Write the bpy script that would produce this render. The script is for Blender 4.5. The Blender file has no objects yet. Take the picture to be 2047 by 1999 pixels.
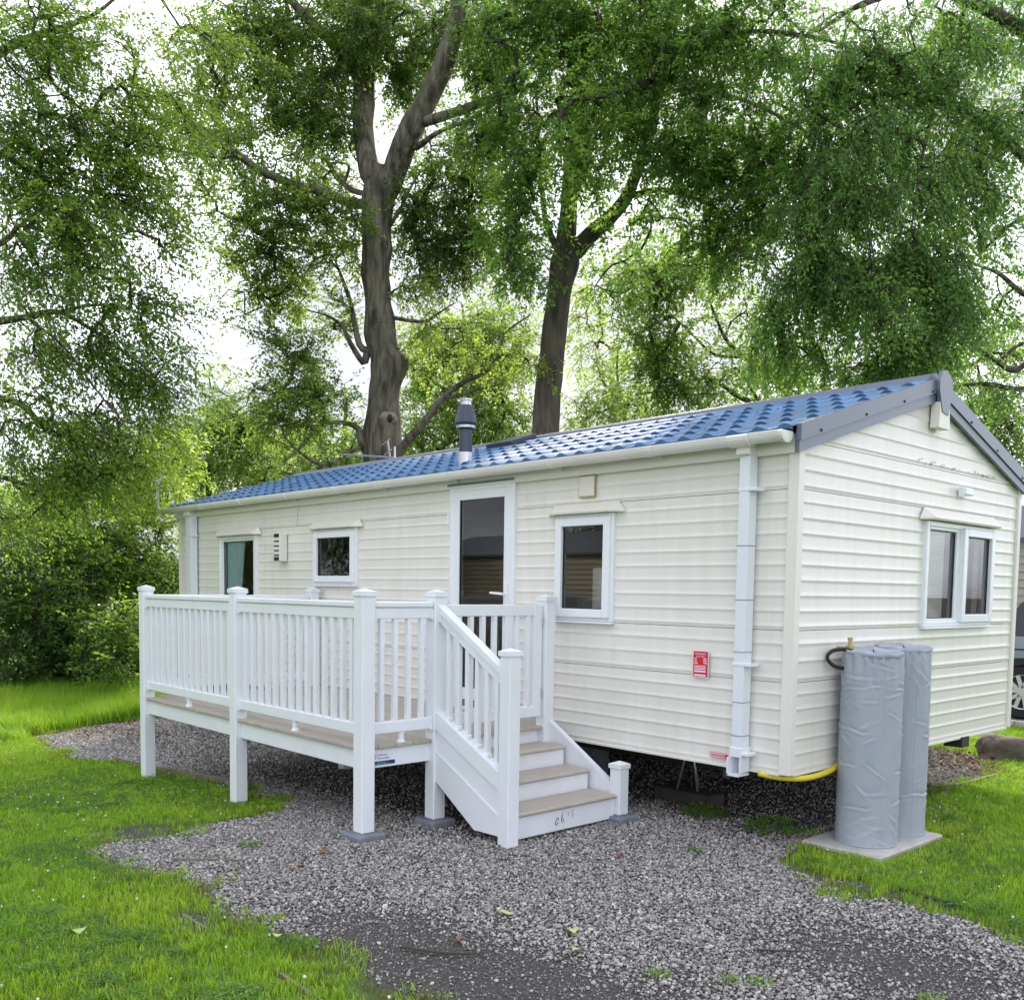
import bpy, bmesh, math, random
import numpy as np
from mathutils import Matrix, Vector

rng = np.random.default_rng(11)
random.seed(5)
SC = bpy.context.scene
COL = SC.collection
R = math.radians

# ------------------------------------------------------------------ camera
# plan axes: u runs along the caravan's long side, v along its gable end, z up.
# Blender X = v, Y = u.  The near lower corner of the caravan is u = v = 0.
cd = bpy.data.cameras.new('camera')
cam = bpy.data.objects.new('camera', cd); COL.objects.link(cam)
_r = Vector((0.73607, -0.67675, 0.01458)); _u = Vector((0.03738, 0.06215, 0.99737)); _f = Vector((0.67587, 0.73359, -0.07105))
cam.matrix_world = Matrix(((_r.x, _u.x, -_f.x, -5.4196), (_r.y, _u.y, -_f.y, -3.2609), (_r.z, _u.z, -_f.z, 1.673), (0, 0, 0, 1)))
cd.sensor_width = 36.0; cd.sensor_fit = 'HORIZONTAL'
cd.lens = 33.615; cd.shift_y = 0.1545
cd.clip_start = 0.05; cd.clip_end = 2000
SC.camera = cam

# ------------------------------------------------------------------ world, sun, exposure
SUN_EL, SUN_AZ = R(33), R(38)          # azimuth measured from +X (v) towards +Y (u)
w = bpy.data.worlds.new('World'); SC.world = w; w.use_nodes = True
nt = w.node_tree; nt.nodes.clear()
wo = nt.nodes.new('ShaderNodeOutputWorld'); bg = nt.nodes.new('ShaderNodeBackground')
sky = nt.nodes.new('ShaderNodeTexSky'); sky.sky_type = 'NISHITA'; sky.sun_disc = False
sky.sun_elevation = SUN_EL; sky.sun_rotation = math.pi / 2 - SUN_AZ
sky.dust_density = 2.0; sky.air_density = 1.0
tc = nt.nodes.new('ShaderNodeTexCoord')
mp = nt.nodes.new('ShaderNodeMapping'); mp.inputs['Scale'].default_value = (1, 1, 2.2); mp.inputs['Location'].default_value = (.8, .3, -.17)
cn = nt.nodes.new('ShaderNodeTexNoise'); cn.inputs['Scale'].default_value = 2.0; cn.inputs['Detail'].default_value = 6; cn.inputs['Roughness'].default_value = .55
cr = nt.nodes.new('ShaderNodeValToRGB')
cr.color_ramp.elements[0].position = .36; cr.color_ramp.elements[0].color = (.9, .9, .9, 1)
cr.color_ramp.elements[1].position = .62; cr.color_ramp.elements[1].color = (1, 1, 1, 1)
cc = nt.nodes.new('ShaderNodeValToRGB')          # cloud colour, thin grey bases to bright tops
cc.color_ramp.elements[0].position = .44; cc.color_ramp.elements[0].color = (4.3, 4.45, 5.1, 1)
cc.color_ramp.elements[1].position = .60; cc.color_ramp.elements[1].color = (14.4, 14.9, 16.4, 1)
mx = nt.nodes.new('ShaderNodeMix'); mx.data_type = 'RGBA'
L = nt.links.new
L(tc.outputs['Generated'], mp.inputs['Vector']); L(mp.outputs['Vector'], cn.inputs['Vector'])
L(cn.outputs['Fac'], cr.inputs['Fac']); L(cn.outputs['Fac'], cc.inputs['Fac'])
L(cr.outputs['Color'], mx.inputs['Factor']); L(sky.outputs['Color'], mx.inputs['A']); L(cc.outputs['Color'], mx.inputs['B'])
L(mx.outputs['Result'], bg.inputs['Color']); bg.inputs['Strength'].default_value = 0.10
L(bg.outputs['Background'], wo.inputs['Surface'])
sl = bpy.data.lights.new('sun', 'SUN'); sl.energy = 3.6; sl.angle = R(4); sl.color = (1.0, .90, .74)
sun = bpy.data.objects.new('sun', sl); COL.objects.link(sun)
sd = Vector((math.cos(SUN_EL) * math.cos(SUN_AZ), math.cos(SUN_EL) * math.sin(SUN_AZ), math.sin(SUN_EL)))
sun.rotation_euler = sd.to_track_quat('Z', 'Y').to_euler()
sun.location = (10, 10, 30)
SC.view_settings.view_transform = 'Standard'; SC.view_settings.look = 'None'
SC.view_settings.exposure = 1.0; SC.view_settings.gamma = 1.0
SC.view_settings.use_curve_mapping = False

# ------------------------------------------------------------------ helpers
def wl(o):
    l = Vector((0, 0, 0))
    while o is not None:
        l += o.location; o = o.parent
    return l

def ground(u, v):
    t = min(max(u - 2.0, 0.0), 4.6)
    return -0.039 * t

class MB:
    """collects shapes given in (u, v, z); build() links them as one object"""
    def __init__(s): s.v = []; s.f = []
    def add(s, vs, fs):
        o = len(s.v); s.v.extend(vs); s.f.extend([tuple(i + o for i in f) for f in fs]); return s
    def box(s, u0, u1, v0, v1, z0, z1, c=0.0):
        a = (min(u0, u1), min(v0, v1), min(z0, z1)); b = (max(u0, u1), max(v0, v1), max(z0, z1))
        if c <= 0:
            vs = [((a, b)[i][0], (a, b)[j][1], (a, b)[k][2]) for i in (0, 1) for j in (0, 1) for k in (0, 1)]
            return s.add(vs, [(0, 1, 3, 2), (4, 6, 7, 5), (0, 4, 5, 1), (2, 3, 7, 6), (0, 2, 6, 4), (1, 5, 7, 3)])
        c = min(c, .45 * min(b[i] - a[i] for i in range(3)))
        vs = []; idx = {}
        for i in (0, 1):
            for j in (0, 1):
                for k in (0, 1):
                    p = ((a, b)[i][0], (a, b)[j][1], (a, b)[k][2]); n = (c if i == 0 else -c, c if j == 0 else -c, c if k == 0 else -c)
                    for ax in range(3):
                        q = [p[t] + (n[t] if t != ax else 0) for t in range(3)]
                        idx[i, j, k, ax] = len(vs); vs.append(tuple(q))
        fs = []
        ring = [(0, 0), (0, 1), (1, 1), (1, 0)]
        for t in (0, 1):
            fs.append(tuple(idx[t, x, y, 0] for x, y in ring)); fs.append(tuple(idx[x, t, y, 1] for x, y in ring)); fs.append(tuple(idx[x, y, t, 2] for x, y in ring))
        for x in (0, 1):
            for y in (0, 1):
                fs.append((idx[x, y, 0, 0], idx[x, y, 1, 0], idx[x, y, 1, 1], idx[x, y, 0, 1]))
                fs.append((idx[x, 0, y, 0], idx[x, 1, y, 0], idx[x, 1, y, 2], idx[x, 0, y, 2]))
                fs.append((idx[0, x, y, 1], idx[1, x, y, 1], idx[1, x, y, 2], idx[0, x, y, 2]))
        for i in (0, 1):
            for j in (0, 1):
                for k in (0, 1): fs.append((idx[i, j, k, 0], idx[i, j, k, 1], idx[i, j, k, 2]))
        return s.add(vs, fs)
    def prism(s, poly, ax, a0, a1):
        """poly: 2D points in the two other axes (in u,v,z order), extruded along ax"""
        def P(q, a):
            q = list(q); q.insert(ax, a); return tuple(q)
        n = len(poly); vs = [P(q, a0) for q in poly] + [P(q, a1) for q in poly]
        fs = [tuple(range(n)), tuple(range(2 * n - 1, n - 1, -1))] + [(i, (i + 1) % n, n + (i + 1) % n, n + i) for i in range(n)]
        return s.add(vs, fs)
    def tube(s, pts, rad, n=8, cap=True):
        pts = [Vector(p) for p in pts]
        if not hasattr(rad, '__len__'): rad = [rad] * len(pts)
        vs = []; x = None
        for i, p in enumerate(pts):
            t = (pts[min(i + 1, len(pts) - 1)] - pts[max(i - 1, 0)]); t = t.normalized() if t.length > 1e-9 else Vector((0, 0, 1))
            if x is None: x = t.orthogonal().normalized()
            else:
                x = x - t * x.dot(t); x = x.normalized() if x.length > 1e-6 else t.orthogonal().normalized()
            y = t.cross(x)
            for k in range(n):
                a = 2 * math.pi * k / n; vs.append(tuple(p + (x * math.cos(a) + y * math.sin(a)) * rad[i]))
        fs = [(i * n + k, i * n + (k + 1) % n, (i + 1) * n + (k + 1) % n, (i + 1) * n + k) for i in range(len(pts) - 1) for k in range(n)]
        if cap: fs += [tuple(range(n - 1, -1, -1)), tuple(range((len(pts) - 1) * n, len(pts) * n))]
        return s.add(vs, fs)
    def lathe(s, prof, c, n=24, cap=True):
        vs = [(c[0] + r * math.cos(2 * math.pi * k / n), c[1] + r * math.sin(2 * math.pi * k / n), c[2] + z) for r, z in prof for k in range(n)]
        fs = [(i * n + k, i * n + (k + 1) % n, (i + 1) * n + (k + 1) % n, (i + 1) * n + k) for i in range(len(prof) - 1) for k in range(n)]
        if cap: fs += [tuple(range(n - 1, -1, -1)), tuple(range((len(prof) - 1) * n, len(prof) * n))]
        return s.add(vs, fs)
    def mesh(s, name, base=(0, 0, 0), recalc=True, smooth=False):
        me = bpy.data.meshes.new(name)
        me.from_pydata([(v - base[0], u - base[1], z - base[2]) for u, v, z in s.v], [], s.f)
        if recalc:
            b = bmesh.new(); b.from_mesh(me); bmesh.ops.recalc_face_normals(b, faces=b.faces); b.to_mesh(me); b.free()
        if smooth is True: me.shade_smooth()
        elif smooth:
            me.shade_smooth(); me.set_sharp_from_angle(angle=R(smooth))
        return me
    def build(s, name, mat, parent=None, recalc=True, smooth=False, loc=None, kind=None, label=None):
        """loc: own origin in (u,v,z); without it a part shares its parent's origin"""
        base = wl(parent) if parent is not None else Vector((0, 0, 0))
        if loc is not None: base = Vector((loc[1], loc[0], loc[2]))
        me = s.mesh(name, base, recalc, smooth); me.materials.append(mat)
        o = bpy.data.objects.new(name, me); COL.objects.link(o)
        if parent is not None: o.parent = parent; o.location = base - wl(parent)
        else: o.location = base
        if kind: o['kind'] = kind
        if label: o['label'] = label
        return o

def tag(o, label, cat, group=None):
    o['label'] = label; o['category'] = cat
    if group: o['group'] = group
    return o

def thing(name, loc, label, cat, group=None):
    o = bpy.data.objects.new(name, None); COL.objects.link(o); o.location = (loc[1], loc[0], loc[2]); o.empty_display_size = .2
    return tag(o, label, cat, group)

def part_group(name, parent, loc=None):
    o = bpy.data.objects.new(name, None); COL.objects.link(o); o.parent = parent
    if loc is not None: o.location = Vector((loc[1], loc[0], loc[2])) - wl(parent)
    return o

def again(o, du=0, dv=0, dz=0, parent=None):
    c = o.copy(); COL.objects.link(c)
    if parent is not None: c.parent = parent
    c.location = o.location + Vector((dv, du, dz)); return c

# ------------------------------------------------------------------ materials
def mat(name, col, rough=.5, metal=0.0, noise=None, bump=None, spec=.5, rand=0.0, coat=0.0, vec='Object'):
    """noise=(scale, second colour, amount[, stretch]); bump=(scale, strength, distance); rand: per object value spread"""
    m = bpy.data.materials.new(name); m.use_nodes = True; t = m.node_tree; b = t.nodes['Principled BSDF']
    b.inputs['Base Color'].default_value = (*col, 1); b.inputs['Roughness'].default_value = rough; b.inputs['Metallic'].default_value = metal
    b.inputs['Specular IOR Level'].default_value = spec; b.inputs['Coat Weight'].default_value = coat
    tcn = t.nodes.new('ShaderNodeTexCoord'); src = tcn.outputs['Object']
    out = None
    if noise:
        mpn = t.nodes.new('ShaderNodeMapping'); t.links.new(src, mpn.inputs['Vector'])
        if len(noise) > 3: mpn.inputs['Scale'].default_value = noise[3]
        n = t.nodes.new('ShaderNodeTexNoise'); n.inputs['Scale'].default_value = noise[0]; n.inputs['Detail'].default_value = 5
        t.links.new(mpn.outputs['Vector'], n.inputs['Vector'])
        r = t.nodes.new('ShaderNodeMapRange'); r.inputs['From Min'].default_value = .38; r.inputs['From Max'].default_value = .68
        r.inputs['To Max'].default_value = noise[2]; t.links.new(n.outputs['Fac'], r.inputs['Value'])
        x = t.nodes.new('ShaderNodeMix'); x.data_type = 'RGBA'; x.inputs['A'].default_value = (*col, 1); x.inputs['B'].default_value = (*noise[1], 1)
        t.links.new(r.outputs['Result'], x.inputs['Factor']); out = x.outputs['Result']
    if rand:
        oi = t.nodes.new('ShaderNodeObjectInfo'); hv = t.nodes.new('ShaderNodeHueSaturation')
        mr = t.nodes.new('ShaderNodeMapRange'); mr.inputs['To Min'].default_value = 1 - rand; mr.inputs['To Max'].default_value = 1 + rand
        t.links.new(oi.outputs['Random'], mr.inputs['Value']); t.links.new(mr.outputs['Result'], hv.inputs['Value'])
        if out is not None: t.links.new(out, hv.inputs['Color'])
        else: hv.inputs['Color'].default_value = (*col, 1)
        out = hv.outputs['Color']
    if out is not None: t.links.new(out, b.inputs['Base Color'])
    if bump:
        n2 = t.nodes.new('ShaderNodeTexNoise'); n2.inputs['Scale'].default_value = bump[0]; n2.inputs['Detail'].default_value = 6
        if len(bump) > 3:
            mb_ = t.nodes.new('ShaderNodeMapping'); mb_.inputs['Scale'].default_value = bump[3]; t.links.new(src, mb_.inputs['Vector']); t.links.new(mb_.outputs['Vector'], n2.inputs['Vector'])
        else: t.links.new(src, n2.inputs['Vector'])
        bp = t.nodes.new('ShaderNodeBump'); bp.inputs['Strength'].default_value = bump[1]; bp.inputs['Distance'].default_value = bump[2]
        t.links.new(n2.outputs['Fac'], bp.inputs['Height']); t.links.new(bp.outputs['Normal'], b.inputs['Normal'])
    return m

def glass_mat(name, tint=(.97, .985, .98)):
    m = bpy.data.materials.new(name); m.use_nodes = True; t = m.node_tree; t.nodes.clear()
    o = t.nodes.new('ShaderNodeOutputMaterial'); g = t.nodes.new('ShaderNodeBsdfGlossy'); g.inputs['Roughness'].default_value = .01
    tr = t.nodes.new('ShaderNodeBsdfTransparent'); tr.inputs['Color'].default_value = (*tint, 1)
    fr = t.nodes.new('ShaderNodeFresnel'); fr.inputs['IOR'].default_value = 1.75
    x = t.nodes.new('ShaderNodeMixShader'); t.links.new(fr.outputs['Fac'], x.inputs['Fac']); t.links.new(tr.outputs['BSDF'], x.inputs[1]); t.links.new(g.outputs['BSDF'], x.inputs[2])
    t.links.new(x.outputs['Shader'], o.inputs['Surface']); return m

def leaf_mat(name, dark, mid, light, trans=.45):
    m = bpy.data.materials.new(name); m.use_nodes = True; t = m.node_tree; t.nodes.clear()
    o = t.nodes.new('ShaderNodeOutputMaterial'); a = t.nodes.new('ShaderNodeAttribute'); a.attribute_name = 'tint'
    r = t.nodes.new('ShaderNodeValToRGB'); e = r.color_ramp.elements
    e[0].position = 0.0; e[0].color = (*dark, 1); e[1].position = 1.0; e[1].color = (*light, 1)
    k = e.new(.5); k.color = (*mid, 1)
    t.links.new(a.outputs['Fac'], r.inputs['Fac'])
    d = t.nodes.new('ShaderNodeBsdfPrincipled'); d.inputs['Roughness'].default_value = .5; d.inputs['Specular IOR Level'].default_value = .35
    tl = t.nodes.new('ShaderNodeBsdfTranslucent')
    hs = t.nodes.new('ShaderNodeHueSaturation'); hs.inputs['Hue'].default_value = .482; hs.inputs['Value'].default_value = 1.9; hs.inputs['Saturation'].default_value = 1.05
    t.links.new(r.outputs['Color'], d.inputs['Base Color']); t.links.new(r.outputs['Color'], hs.inputs['Color']); t.links.new(hs.outputs['Color'], tl.inputs['Color'])
    x = t.nodes.new('ShaderNodeMixShader'); x.inputs['Fac'].default_value = trans
    t.links.new(d.outputs['BSDF'], x.inputs[1]); t.links.new(tl.outputs['BSDF'], x.inputs[2]); t.links.new(x.outputs['Shader'], o.inputs['Surface'])
    return m

M = {}
M['siding'] = mat('cream_siding', (.79, .772, .722), .32, noise=(2.2, (.71, .68, .61), .5, (5, 5, .45)), bump=(60, .06, .002), rand=.012)
M['cream'] = mat('cream_trim', (.775, .757, .70), .42)
M['gutter'] = mat('gutter_plastic', (.81, .80, .77), .35, noise=(3, (.70, .67, .6), .5))
M['upvc'] = mat('white_upvc', (.80, .82, .86), .28)
M['deckw'] = mat('white_deck_plastic', (.80, .825, .87), .34, noise=(5, (.66, .69, .69), .30, (1, 1, .5)))
M['pipe'] = mat('downpipe_plastic', (.74, .775, .83), .38)
M['board'] = mat('composite_board', (.44, .395, .34), .65, noise=(9, (.34, .30, .255), .8, (14, 1, 1)), bump=(30, .25, .003, (20, 1, 1)), rand=.06)
M['tread'] = mat('step_tread_board', (.50, .45, .395), .65, noise=(9, (.40, .355, .31), .7, (1, 14, 1)), bump=(30, .25, .003, (1, 20, 1)), rand=.04)
M['tile'] = mat('blue_roof_tile', (.050, .150, .315), .48, noise=(4, (.095, .165, .26), .9), rand=.2, bump=(90, .12, .002))
M['barge'] = mat('grey_bargeboard', (.13, .155, .21), .38)
M['grey'] = mat('grey_metal', (.055, .062, .09), .4, metal=.2)
M['steel'] = mat('bright_steel', (.55, .56, .58), .35, metal=.8)
M['black'] = mat('black_rubber', (.012, .012, .014), .55)
M['dark'] = mat('dark_steel_chassis', (.03, .03, .032), .6)
M['glass'] = glass_mat('window_glass')
M['inside'] = mat('dim_interior', (.5, .46, .42), .8)
M['curtain'] = mat('pale_blue_curtain', (.60, .80, .84), .8)
M['blind'] = mat('white_blind', (.85, .83, .80), .5)
M['hood'] = mat('cream_hood', (.76, .73, .65), .4)
M['cover'] = mat('grey_cover_fabric', (.37, .40, .46), .7, noise=(5, (.31, .345, .41), .7), bump=(220, .15, .001))
M['concrete'] = mat('pale_concrete', (.50, .485, .45), .85, noise=(12, (.36, .35, .32), .6), bump=(60, .4, .004))
M['pad'] = mat('grey_block_pad', (.16, .175, .21), .8, noise=(14, (.24, .25, .28), .6), bump=(70, .4, .004))
M['timber'] = mat('weathered_timber', (.22, .185, .135), .85, noise=(6, (.12, .10, .07), .8, (8, 1, 8)), bump=(30, .5, .004))
M['darkwood'] = mat('dark_wood', (.045, .038, .033), .85, noise=(8, (.08, .07, .06), .6), bump=(30, .5, .005))
M['red'] = mat('red_print', (.62, .015, .045), .4)
M['white'] = mat('white_print', (.8, .74, .76), .45)
M['navy'] = mat('navy_print', (.012, .03, .10), .45)
M['cyan'] = mat('cyan_print', (.16, .46, .55), .45)
M['ink'] = mat('dark_ink', (.05, .06, .09), .6)
M['yellow'] = mat('yellow_hose', (.72, .60, .03), .4)
M['brass'] = mat('brass', (.5, .38, .18), .35, metal=.7)
M['bark1'] = mat('pale_bark', (.21, .18, .14), .9, noise=(8, (.042, .038, .028), 1.0, (1, 1, .22)), bump=(11, 1.0, .16, (1, 1, .22)))
M['bark2'] = mat('dark_bark', (.115, .095, .072), .9, noise=(9, (.036, .031, .023), 1.0, (1, 1, .2)), bump=(16, 1.0, .08, (1, 1, .25)))
M['wound'] = mat('pale_bark_scar', (.30, .27, .22), .9, noise=(9, (.16, .14, .11), .7), bump=(40, .5, .01))
M['twig'] = mat('twig_bark', (.05, .04, .03), .9)
M['deadtwig'] = mat('bare_pale_twig', (.20, .19, .17), .9)
LM = {
 't1': leaf_mat('beech_leaf', (.046, .092, .022), (.095, .180, .038), (.235, .335, .060), .6),
 't2': leaf_mat('beech_leaf_green', (.048, .115, .025), (.098, .208, .040), (.215, .365, .058), .6),
 't3': leaf_mat('weeping_leaf', (.056, .132, .036), (.112, .235, .054), (.215, .37, .072), .6),
 't4': leaf_mat('overhang_leaf', (.054, .122, .024), (.120, .232, .040), (.29, .42, .060), .6),
 'bg': leaf_mat('far_leaf', (.058, .126, .031), (.122, .230, .046), (.245, .365, .080), .6),
 'bush': leaf_mat('hedge_leaf', (.044, .106, .022), (.122, .240, .042), (.295, .42, .066), .55),
}
M['weed'] = leaf_mat('weed_leaf', (.06, .15, .022), (.12, .26, .03), (.24, .38, .06), .35)

# ------------------------------------------------------------------ ground sheet
def inside(poly, x, y):
    c = np.zeros(x.shape, bool); j = len(poly) - 1
    for i in range(len(poly)):
        xi, yi = poly[i]; xj, yj = poly[j]
        t = ((yi > y) != (yj > y)) & (x < (xj - xi) * (y - yi) / (yj - yi + 1e-12) + xi); c ^= t; j = i
    return c
def edge_dist(poly, x, y):
    d = np.full(x.shape, 1e9)
    for i in range(len(poly)):
        a = np.array(poly[i - 1]); b = np.array(poly[i]); ab = b - a
        t = np.clip(((x - a[0]) * ab[0] + (y - a[1]) * ab[1]) / (ab @ ab + 1e-12), 0, 1)
        d = np.minimum(d, np.hypot(x - a[0] - t * ab[0], y - a[1] - t * ab[1]))
    return d
_tab = np.random.default_rng(3).random((64, 64, 64))
def vnoise(p):
    p = np.asarray(p, float); i = np.floor(p).astype(int); f = p - i; f = f * f * (3 - 2 * f); r = 0
    for dx in (0, 1):
        for dy in (0, 1):
            for dz in (0, 1):
                r = r + _tab[(i[..., 0] + dx) % 64, (i[..., 1] + dy) % 64, (i[..., 2] + dz) % 64] * (f[..., 0] if dx else 1 - f[..., 0]) * (f[..., 1] if dy else 1 - f[..., 1]) * (f[..., 2] if dz else 1 - f[..., 2])
    return r
def fbm2(u, v, s, seed=0.0):
    r = 0; a = .5
    for o in range(4):
        r = r + a * vnoise(np.stack([u * s + seed, v * s + 3.3 * seed, np.full(np.shape(u), seed + o * 7.7)], -1)); s *= 2.1; a *= .5
    return r / .94
GRAVEL = [(9.05, -1.92), (8.0, -1.98), (7.07, -2.04), (6.82, -1.76), (5.55, -1.68), (4.5, -1.50), (3.41, -1.67), (3.2, -2.07), (3.22, -2.47), (3.05, -2.74), (3.13, -3.07), (3.07, -3.3),
          (2.39, -3.31), (1.73, -3.15), (1.18, -3.29), (.69, -3.16), (.34, -3.15), (.05, -3.17), (-.25, -3.1), (-1.2, -3.2), (-3, -3.6), (-7, -4.2), (-7, -.6), (-3, -.5), (-2.2, -.52), (-1.6, -.46), (-1.19, -.36), (-.98, -.35),
          (-.64, -.46), (-.3, -.3), (-.06, -.18), (.03, .25), (.1, .36), (.1, 1.3), (.26, 2.6), (.23, 3.9), (.55, 4.75), (.85, 5.05), (1.4, 5.1), (1.5, 4.3), (9.3, 4.1), (9.75, -.2), (9.5, -1.1)]
def gz(u, v):
    u = np.asarray(u, float); v = np.asarray(v, float)
    z = -0.039 * np.clip(u - 2.0, 0, 4.6)
    far = np.clip((np.hypot(u - 3, v) - 9) / 14, 0, 1)
    return z + far * (fbm2(u, v, .12, 2.0) - .5) * .8 + (fbm2(u, v, 1.3, 5.0) - .5) * .035 * (1 - inside(GRAVEL, u, v) * .55)
def axis(lo, hi, step, far):
    a = list(np.arange(lo, hi + 1e-6, step)); s = step; x = hi
    while x < far: s *= 1.35; x += s; a.append(x)
    s = step; x = lo
    while x > -far: s *= 1.35; x -= s; a.insert(0, x)
    return np.array(a)
au = axis(-4.5, 14, .075, 900); av = axis(-5.5, 6.5, .075, 900)
U, V = np.meshgrid(au, av, indexing='ij')
nu, nv = U.shape
def lawn_mask(u, v):
    """1 on grass, 0 on gravel or bare soil, soft and ragged at the edge"""
    d = edge_dist(GRAVEL, u, v) * np.where(inside(GRAVEL, u, v), -1, 1)
    n = (fbm2(u, v, 3.0, 9.0) - .5) * .42 + (fbm2(u, v, 9.0, 3.0) - .5) * .22
    m = np.clip((d + n) / .20 + .5, 0, 1)
    bare = np.exp(-(((u - 3.35) / .42) ** 2 + ((v + 2.85) / .33) ** 2)) + .8 * np.exp(-(((u - 1.25) / .35) ** 2 + ((v + 3.42) / .10) ** 2)) + .9 * np.exp(-(((u + .55) / .5) ** 2 + ((v + .28) / .10) ** 2))
    m = m * np.clip(1.15 - 1.2 * bare * (.5 + fbm2(u, v, 5, 1.0)), 0, 1)
    return m * (v < 7.6)
LMk = lawn_mask(U, V)
Z = gz(U, V)
me = bpy.data.meshes.new('ground')
me.vertices.add(nu * nv); me.vertices.foreach_set('co', np.stack([V, U, Z], -1).reshape(-1))
ii = np.arange(nu * nv).reshape(nu, nv)
q = np.stack([ii[:-1, :-1], ii[:-1, 1:], ii[1:, 1:], ii[1:, :-1]], -1).reshape(-1, 4)
me.loops.add(q.size); me.loops.foreach_set('vertex_index', q.reshape(-1).astype(np.int32))
me.polygons.add(len(q)); me.polygons.foreach_set('loop_start', np.arange(0, q.size, 4, dtype=np.int32)); me.update(calc_edges=True)
at = me.attributes.new('lawn', 'FLOAT', 'POINT'); at.data.foreach_set('value', LMk.reshape(-1).astype(np.float32))
me.shade_smooth()
gm = bpy.data.materials.new('soil_and_turf'); gm.use_nodes = True; t = gm.node_tree; b = t.nodes['Principled BSDF']; b.inputs['Roughness'].default_value = .95; b.inputs['Specular IOR Level'].default_value = .2
ga = t.nodes.new('ShaderNodeAttribute'); ga.attribute_name = 'lawn'
tcg = t.nodes.new('ShaderNodeTexCoord')
def nz(scale, detail=6):
    n = t.nodes.new('ShaderNodeTexNoise'); n.inputs['Scale'].default_value = scale; n.inputs['Detail'].default_value = detail; t.links.new(tcg.outputs['Object'], n.inputs['Vector']); return n
def ramp(n, stops):
    r = t.nodes.new('ShaderNodeValToRGB'); e = r.color_ramp.elements
    e[0].position, e[0].color = stops[0][0], (*stops[0][1], 1); e[1].position, e[1].color = stops[-1][0], (*stops[-1][1], 1)
    for p_, c_ in stops[1:-1]: k = e.new(p_); k.color = (*c_, 1)
    t.links.new(n.outputs['Fac'], r.inputs['Fac']); return r
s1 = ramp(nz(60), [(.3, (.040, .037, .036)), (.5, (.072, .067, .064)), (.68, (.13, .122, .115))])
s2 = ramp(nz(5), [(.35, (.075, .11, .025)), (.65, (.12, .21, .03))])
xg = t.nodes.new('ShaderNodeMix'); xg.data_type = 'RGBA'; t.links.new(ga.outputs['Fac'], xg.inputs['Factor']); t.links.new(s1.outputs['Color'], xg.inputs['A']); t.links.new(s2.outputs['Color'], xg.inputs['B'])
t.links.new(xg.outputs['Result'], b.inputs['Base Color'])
bpn = t.nodes.new('ShaderNodeBump'); bpn.inputs['Strength'].default_value = .8; bpn.inputs['Distance'].default_value = .02; t.links.new(nz(70).outputs['Fac'], bpn.inputs['Height']); t.links.new(bpn.outputs['Normal'], b.inputs['Normal'])
me.materials.append(gm)
go = bpy.data.objects.new('ground', me); COL.objects.link(go); go['kind'] = 'structure'

# road beyond the lawn, with its kerb
M['asphalt'] = mat('asphalt', (.055, .055, .058), .9, noise=(30, (.09, .09, .09), .6), bump=(120, .5, .004))
rb = MB(); rb.box(-30, 14, 7.78, 13.2, -.25, .035)
rd = rb.build('road', M['asphalt']); rd['kind'] = 'structure'
kb = MB()
for i in range(24): kb.box(-9 + i * .92, -9 + i * .92 + .905, 7.64, 7.775, -.2, .10, .012)
k0 = None
kerb = part_group('kerb', None) if False else None
for i in range(14):
    ob = MB().box(-6 + i * .92, -6 + i * .92 + .905, 7.64, 7.775, -.2, .09, .012).build('kerb', M['concrete'], loc=(-6 + i * .92, 7.7, 0)); ob['kind'] = 'structure'

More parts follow.
